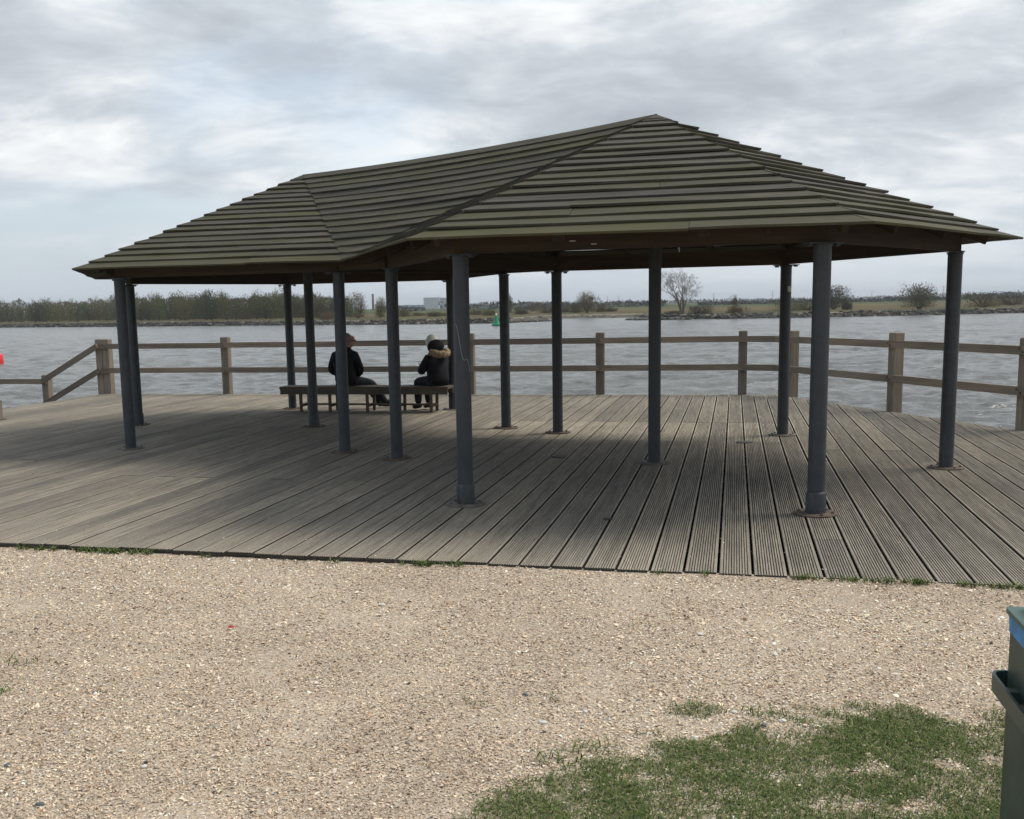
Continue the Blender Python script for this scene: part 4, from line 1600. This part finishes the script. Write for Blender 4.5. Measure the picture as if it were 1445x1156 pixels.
# woman in a black hooded coat with fur trim and a cream hat, turned to the left
qw = bench_spot(617.5, 541)
wz = brz + math.radians(52)
woman = make_person('person', 'person in black parka with tan fur hood and cream hat at right bench end', qw, wz, {
    'pelvis': (0, 0, SZ + .11), 'waist': (.0, .01, SZ + .26), 'chest': (.0, .04, SZ + .42), 'neck': (.0, .07, SZ + .545), 'head': (.0, .11, SZ + .665), 'look': (.1, .95, -.25),
    'sho_l': (-.16, .05, SZ + .45), 'elb_l': (-.21, .16, SZ + .23), 'wri_l': (-.07, .34, SZ + .27),
    'sho_r': (.16, .05, SZ + .45), 'elb_r': (.21, .17, SZ + .23), 'wri_r': (.07, .35, SZ + .27),
    'hip_l': (-.085, .04, SZ + .085), 'kne_l': (-.10, .44, SZ + .06), 'ank_l': (-.09, .43, .095), 'toe_l': (-.10, .58, .045),
    'hip_r': (.085, .04, SZ + .085), 'kne_r': (.10, .44, SZ + .06), 'ank_r': (.10, .40, .095), 'toe_r': (.11, .55, .045)}, False)
hw = Vector((0, .11, SZ + .665))
ellipsoid('hat', hw + Vector((0, .01, .045)), (.106, .118, .130), M_HAT, woman, (-.30, 0, 0), noise=.02)
ellipsoid('hood', hw + Vector((0, -.085, -.03)), (.15, .115, .125), M_BLACK, woman, (.5, 0, 0), noise=.03)
fv, fe, fr = [], [], []
for i in range(11):
    an = math.pi * (1.0 + i / 10)
    fv.append((math.cos(an) * .155, -.03 + math.sin(an) * .145, SZ + .565 - .05 * math.sin(math.pi * i / 10)))
    fr.append(.062)
    if i:
        fe.append((i - 1, i))
fur = skin('fur_collar', fv, fe, fr, M_FUR, woman, 2)
for v in fur.data.vertices:
    v.co += Vector((rng.uniform(-1, 1), rng.uniform(-1, 1), rng.uniform(-1, 1))) * .010
M_PHONE = plain('phone_glass', (0.35, 0.36, 0.38), 0.2, 0.05, 4)
m = MB(); m.box((0, 0, 0), .075, .012, .15, Matrix.Rotation(-.5, 3, 'X'))
o = m.build('phone', M_PHONE, None, loc=qw + Matrix.Rotation(wz, 3, 'Z') @ Vector((0, .44, SZ + .30)))
o.rotation_euler = (0, 0, wz)
tag(o, 'small pale phone held by the person in the fur trimmed parka', 'phone')

# ------------------------------------------------------------------ litter bin at the right edge
M_BIN = plain('green_bin_paint', (0.036, 0.058, 0.046), 0.5, 0.4, 5)
M_BIN_DK = plain('dark_green_steel', (0.018, 0.045, 0.040), 0.4, 0.25, 6)
M_BIN_LID = plain('pale_green_lid', (0.065, 0.12, 0.10), 0.5, 0.2, 6)
M_BAG = plain('blue_bin_bag', (0.022, 0.21, 0.46), 0.45, 0.35, 12)
yb = 2.42
pc_ = at_y(1424.5, 870, yb)
ZB = pc_.z + .022
brot = math.atan2(-.13, -.03)            # direction of the left face, going towards the camera
u1 = Vector((math.cos(brot), math.sin(brot), 0))
v1 = Vector((-u1.y, u1.x, 0))
if v1.x < 0:
    v1 = -v1
bin_ = thing('litter_bin', 'green steel litter bin with a blue bag at the right edge of the gravel', 'bin', (pc_.x, pc_.y, -.03))
BW, BDp = .40, .40
HB = ZB + .03
g_ = .036
m = MB()
Mb = Matrix((u1, v1, Vector((0, 0, 1)))).transposed()


def bl(u, v, z):
    return u1 * u + v1 * v + Vector((0, 0, z))


def prism(mb, pts, z0, z1):
    n = len(pts)
    vs = [bl(u, v, z0) for u, v in pts] + [bl(u, v, z1) for u, v in pts]
    mb.add(vs, [tuple(range(n)), tuple(range(2 * n - 1, n - 1, -1))] + [(i, n + i, n + (i + 1) % n, (i + 1) % n) for i in range(n)])


def rrect(u0, u1_, v0, v1_, c, k=3):
    out = []
    for cu, cv_, a0 in ((u1_ - c, v1_ - c, 0), (u0 + c, v1_ - c, 90), (u0 + c, v0 + c, 180), (u1_ - c, v0 + c, 270)):
        for i in range(k + 1):
            a = math.radians(a0 + 90 * i / k)
            out.append((cu + math.cos(a) * c, cv_ + math.sin(a) * c))
    return out


prism(m, rrect(0, BDp, 0, BW, .012), .06, HB - g_)
m.build('body', M_BIN, bin_)
m = MB(); prism(m, rrect(-.003, BDp + .003, -.005, BW + .004, .02, 6), HB - g_ - .012, HB - .012)
nb_ = len(m.v) // 2
m.v = [(x + rng.uniform(-.003, .003), y + rng.uniform(-.003, .003), z - (rng.uniform(0, .016) if i < nb_ else 0)) for i, (x, y, z) in enumerate(m.v)]
m.build('bag', M_BAG, bin_)
m = MB(); prism(m, rrect(-.006, BDp + .006, -.010, BW + .01, .014), HB - .010, HB + .002); m.build('lid', M_BIN_LID, bin_)
m = MB(); prism(m, rrect(.004, .10, .032, .2, .025, 4), HB + .002, HB + .035); m.build('lid_hood', M_BIN_DK, bin_)
zr = at_y(1412, 962, yb).z + .03
m = MB()
out_, in_ = rrect(-.024, BDp + .03, -.034, BW + .04, .030, 2), rrect(-.017, BDp + .022, -.027, BW + .032, .025, 2)
n = len(out_)
vs = [bl(u, v, z) for z in (zr - .022, zr + .022) for u, v in out_] + [bl(u, v, z) for z in (zr - .022, zr + .022) for u, v in in_]
fs = []
for i in range(n):
    j = (i + 1) % n
    fs += [(i, j, n + j, n + i), (2 * n + j, 2 * n + i, 3 * n + i, 3 * n + j), (n + i, n + j, 3 * n + j, 3 * n + i), (j, i, 2 * n + i, 2 * n + j)]
m.add(vs, fs)
m.build('hoop', M_BIN_DK, bin_)
for u in (.1, .3):
    m = MB(); m.box(bl(u, -.014, zr), .03, .027, .03, Mb); m.build('hoop_bracket', M_BIN_DK, bin_)
m = MB(); prism(m, rrect(.08, .32, .08, .32, .02), -.05, .06); m.build('foot', M_BIN_DK, bin_)

# ------------------------------------------------------------------ gravel, grass, weeds, bits
GP = [(-.6, 2.7), (-.056, 3.30), (.24, 3.63), (.51, 3.86), (.70, 3.80), (.99, 3.86), (1.20, 3.98), (1.41, 4.10), (1.83, 4.03), (2.15, 3.97), (4.0, 4.0)]


def grass_edge(x):
    return np.interp(x, [p[0] for p in GP], [p[1] for p in GP])


def grass_amount(x, y):
    """0..1 cover"""
    n = vnoise(x, y, 5.5, 1) * .6 + vnoise(x, y, 15, 2) * .4
    e = grass_edge(x) - y
    a = np.clip((e + (n - .5) * .42) / .20, 0, 1)
    a[x < -.6] = 0
    tuft = np.exp(-(((x - .88) / .10) ** 2 + ((y - 4.08) / .075) ** 2) * 1.1) * 1.3
    a = np.maximum(a, np.clip(tuft * 1.5 - .25 + (n - .5) * 1.0, 0, 1))
    bare = np.zeros_like(x)
    for bx, by, rx, ry in BARE:
        bare = np.maximum(bare, np.exp(-(((x - bx) / rx) ** 2 + ((y - by) / ry) ** 2)))
    m_ = np.clip((n - .40) / .22, 0, 1)
    bare = np.clip(bare * (1.45 - m_ * .55), 0, 1)
    return a * (1 - bare * .95) * (.55 + .45 * m_)


BARE = []
for bx, by, rx, ry in ((1235, 1095, .10, .07), (1190, 1145, .15, .06), (1340, 1092, .08, .05), (905, 1105, .07, .045), (1300, 1150, .08, .05), (1400, 1085, .06, .04), (760, 1120, .05, .04), (1100, 1105, .06, .04)):
    q = on_z(bx, by, -.03)
    BARE.append((q.x, q.y, rx, ry))

PAL = np.array([(.70, .60, .485), (.58, .48, .37), (.44, .35, .26), (.20, .14, .10), (.29, .285, .28), (.80, .76, .68), (.075, .075, .085), (.52, .35, .22)])
PALW = np.array([.34, .27, .14, .09, .05, .09, .012, .015])


def build_gravel():
    n = 520000
    # more chips close to the eye
    u = NR.random(n)
    y = 2.3 * (8.6 / 2.3) ** u
    x = NR.uniform(-1, 1, n) * (y * .68 + 1.3) + y * .03
    t = x * AT.x + y * AT.y
    keep = t < T0 - .012
    ga = grass_amount(x, y)
    keep &= NR.random(n) > ga * .9
    # a few stones trodden onto the deck edge
    x, y = x[keep], y[keep]
    z = ground_zs(x, y)
    ns = 420
    s_ = NR.uniform(-7.5, 5.5, ns)
    t_ = T0 + .03 + NR.exponential(.45, ns)
    x = np.r_[x, s_ * BS.x + t_ * AT.x]
    y = np.r_[y, s_ * BS.y + t_ * AT.y]
    z = np.r_[z, np.full(ns, .001)]
    n = len(x)
    k = 4
    an = np.sort(NR.uniform(0, 6.283, (n, k)) * .35 + np.arange(k) / k * 6.283, 1)
    big = np.where(NR.random(n) < .02, 1.9, 1.0)
    rad = (.0024 + .0054 * NR.random(n) ** 2.0) * big * (0.85 + .085 * y)
    rad[-ns:] *= .8
    rr = rad[:, None] * NR.uniform(.6, 1.3, (n, k))
    asp = NR.uniform(.55, 1, n)
    th = NR.uniform(0, 6.283, n)
    px_, py_ = rr * np.cos(an), rr * np.sin(an) * asp[:, None]
    X = px_ * np.cos(th)[:, None] - py_ * np.sin(th)[:, None]
    Y = px_ * np.sin(th)[:, None] + py_ * np.cos(th)[:, None]
    tx, ty = NR.normal(0, .32, n), NR.normal(0, .32, n)
    thick = rad * NR.uniform(.25, .8, n)
    Z = X * tx[:, None] + Y * ty[:, None] + thick[:, None] * .35
    V = np.zeros((n, k + 1, 3))
    V[:, :k, 0], V[:, :k, 1], V[:, :k, 2] = X, Y, Z
    V[:, k, 0] = rad * NR.normal(0, .25, n)
    V[:, k, 1] = rad * NR.normal(0, .25, n)
    V[:, k, 2] = thick
    V += np.stack([x, y, z + .001], -1)[:, None, :]
    f = np.array([(i, (i + 1) % k, k) for i in range(k)])
    F = (f[None] + (np.arange(n) * (k + 1))[:, None, None]).reshape(-1, 3)
    ci = NR.choice(len(PAL), n, p=PALW / PALW.sum())
    patch = .74 + .48 * (vnoise(x, y, .8, 8) * .6 + vnoise(x, y, 2.6, 9) * .4)
    C = PAL[ci] * NR.uniform(.72, 1.25, (n, 1)) * patch[:, None] * np.array((1.18, 1.10, 1.01))
    me = np_mesh('gravel', V.reshape(-1, 3), F, M_TINT, np.repeat(np.clip(C, 0, .85), k + 1, 0))
    tag(link('gravel', me), 'pale shell and stone chippings covering the path before the deck', 'gravel', kind='stuff')


build_gravel()


def blades(name, x, y, z, hmin, hmax, cols_fn, wd=.0019):
    n = len(x)
    h = NR.uniform(hmin, hmax, n)
    an = NR.uniform(0, 6.283, n)
    lean = NR.uniform(.5, 2.1, n) * h
    w_ = wd * NR.uniform(.7, 1.5, n)
    dx, dy = np.cos(an), np.sin(an)
    sx, sy = -dy * w_, dx * w_
    V = np.zeros((n, 5, 3))
    V[:, 0] = np.stack([x - sx, y - sy, z], -1)
    V[:, 1] = np.stack([x + sx, y + sy, z], -1)
    mx, my, mz_ = x + dx * lean * .35, y + dy * lean * .35, z + h * .65
    V[:, 2] = np.stack([mx + sx * .8, my + sy * .8, mz_], -1)
    V[:, 3] = np.stack([mx - sx * .8, my - sy * .8, mz_], -1)
    V[:, 4] = np.stack([x + dx * lean, y + dy * lean, z + h * NR.uniform(.6, 1, n)], -1)
    f = np.array([(0, 1, 2), (0, 2, 3), (3, 2, 4)])
    F = (f[None] + (np.arange(n) * 5)[:, None, None]).reshape(-1, 3)
    C = cols_fn(n)
    return np_mesh(name, V.reshape(-1, 3), F, M_GRASS, np.repeat(C, 5, 0))


M_GRASS = tinted('grass_blades', 0.7, 0.25)


def grass_cols(n):
    c = np.array([(.070, .118, .020), (.095, .145, .028), (.052, .095, .020), (.140, .170, .042), (.27, .235, .12)])
    return c[NR.choice(5, n, p=(.27, .25, .19, .19, .10))] * NR.uniform(.7, 1.3, (n, 1))


def build_grass():
    n = 330000
    y = NR.uniform(2.2, 4.35, n)
    x = NR.uniform(-.6, 3.6, n)
    ga = grass_amount(x, y)
    k = NR.random(n) < ga
    x, y = x[k], y[k]
    z = ground_zs(x, y) - .002
    me = blades('grass', x, y, z, .008, np.where(NR.random(len(x)) < .08, .038, .022), grass_cols, .0015)
    tag(link('grass', me), 'patchy short green grass at the lower right of the gravel', 'grass', kind='stuff')
    # weeds along the deck edge
    xs, ys = [], []
    for px_, w_, d_ in ((135, .22, 220), (165, .12, 120), (195, .10, 90), (70, .10, 60), (290, .05, 25), (478, .05, 25), (610, .17, 200), (640, .06, 50), (925, .04, 20), (1000, .03, 18), (1150, .10, 110), (1122, .05, 40),
                        (1200, .05, 60), (1250, .08, 90), (1300, .06, 130), (1360, .07, 80), (1405, .10, 130), (1440, .08, 80), (20, .1, 50)):
        yy = 768 + (825 - 768) * px_ / 1445
        q = on_z(px_, yy, 0)
        s0 = q.dot(BS)
        m_ = int(d_ * .8)
        s_ = s0 + np.repeat(NR.normal(0, w_ * .7, m_ // 12 + 1), 12)[:m_] + NR.normal(0, .012, m_)
        t_ = T0 - .02 - np.abs(NR.normal(0, .025, m_))
        xs += list(s_ * BS.x + t_ * AT.x)
        ys += list(s_ * BS.y + t_ * AT.y)
    for px_, py_, d_ in ((35, 937, 25), (915, 890, 8), (5, 978, 20), (1080, 1015, 20), (830, 1062, 40), (790, 1080, 40)):
        q = on_z(px_, py_, -.03)
        xs += list(q.x + NR.normal(0, .05, d_))
        ys += list(q.y + NR.normal(0, .03, d_))
    xs, ys = np.array(xs), np.array(ys)
    z = np.array([ground_z(a, b) for a, b in zip(xs, ys)])
    me = blades('edge_weeds', xs, ys, z, .012, .05, grass_cols, .0026)
    tag(link('edge_weeds', me), 'small green weeds along the front edge of the deck', 'weeds', kind='stuff')


build_grass()

# single bits lying on the gravel
M_STICK = plain('stick', (0.075, 0.058, 0.045), 0.9, 0.3, 20)
a, b = on_z(1338, 933, -.03), on_z(1368, 949, -.03)
m = MB(); m.tube([a + Vector((0, 0, .012)), a.lerp(b, .5) + Vector((0, .004, .014)), b + Vector((0, 0, .012))], [.006, .007, .005], 6)
tag(m.build('stick', M_STICK), 'short dark stick lying on the gravel at right', 'stick')
a, b = on_z(748, 998, -.03), on_z(774, 990, -.03)
m = MB(); m.tube([a + Vector((0, 0, .008)), b + Vector((0, 0, .010))], [.003, .004], 5)
tag(m.build('stick', M_BEAM), 'thin brown twig lying on the gravel near the center', 'stick')
M_RED = plain('red_scrap', (0.45, 0.02, 0.035), 0.6, 0.2, 20)
q = on_z(325, 888, -.035)
m = MB()
m.add([(-.02, -.012, .002), (.018, -.014, .004), (.022, .010, .016), (-.014, .014, .012), (0, 0, .02)], [(0, 1, 4), (1, 2, 4), (2, 3, 4), (3, 0, 4), (0, 3, 2, 1)])
tag(m.build('red_scrap', M_RED, loc=q), 'small crumpled red scrap on the gravel at left', 'litter')
M_STONE_W = plain('white_stone', (0.62, 0.60, 0.55), 0.85, 0.12, 25)
M_STONE_D = plain('slate_stone', (0.11, 0.12, 0.14), 0.8, 0.3, 25)
M_STONE_T = plain('tan_stone', (0.42, 0.34, 0.25), 0.85, 0.2, 25)
for k, (px_, py_, r_, mt, lab) in enumerate((
        (766, 1026, .021, M_STONE_W, 'white stone on the gravel left of the grass tuft'), (826, 1011, .018, M_STONE_W, 'off white stone just left of the grass tuft'),
        (540, 857, .024, M_STONE_W, 'pale stone on gravel in front of the left center column'), (988, 902, .024, M_STONE_W, 'pale stone on the gravel below the center column'),
        (742, 987, .018, M_STONE_D, 'dark slate chip on the gravel near the thin brown twig'), (56, 1139, .020, M_STONE_D, 'dark slate chip at the lower left corner'),
        (10, 1081, .017, M_STONE_D, 'dark slate chip at the left edge'), (222, 1087, .018, M_STONE_T, 'rounded tan stone on the gravel at lower left'),
        (204, 1086, .016, M_STONE_W, 'white shell fragment beside the rounded tan stone'), (1036, 1013, .019, M_STONE_W, 'whitish stone just right of the grass tuft'),
        (1104, 1026, .020, M_STONE_W, 'whitish flat stone at the upper edge of the grass'), (1078, 1032, .016, M_STONE_D, 'dark stone at the upper edge of the grass'))):
    r_ *= .72
    q = on_z(px_, py_, -.03)
    q.z = ground_z(q.x, q.y)
    bm = bmesh.new()
    bmesh.ops.create_icosphere(bm, subdivisions=2, radius=r_)
    rr_ = random.Random(k)
    for v in bm.verts:
        v.co = Vector((v.co.x * 1.15, v.co.y * .85, v.co.z * .55 + r_ * .28)) * (1 + rr_.uniform(-.12, .12))
    me = bpy.data.meshes.new('stone')
    bm.to_mesh(me); bm.free()
    me.materials.append(mt)
    o = link('stone', me, None, q)
    o.rotation_euler = (0, 0, k * 1.3)
    tag(o, lab, 'stone')

# ------------------------------------------------------------------ air
USE_HAZE = True
if USE_HAZE:
    m = bpy.data.materials.new('haze_air')
    m.use_nodes = True
    t = NT(m.node_tree)
    out = t.n('ShaderNodeOutputMaterial')
    v = t.n('ShaderNodeVolumePrincipled', ins={'Color': (0.86, 0.92, 1.0, 1), 'Density': 0.00022, 'Anisotropy': 0.1})
    t.t.links.new(v.outputs[0], out.inputs['Volume'])
    mb = MB(); mb.box((0, 4700, 28.4), 22000, 10600, 64)
    o = mb.build('haze', m)
    tag(o, kind='stuff')
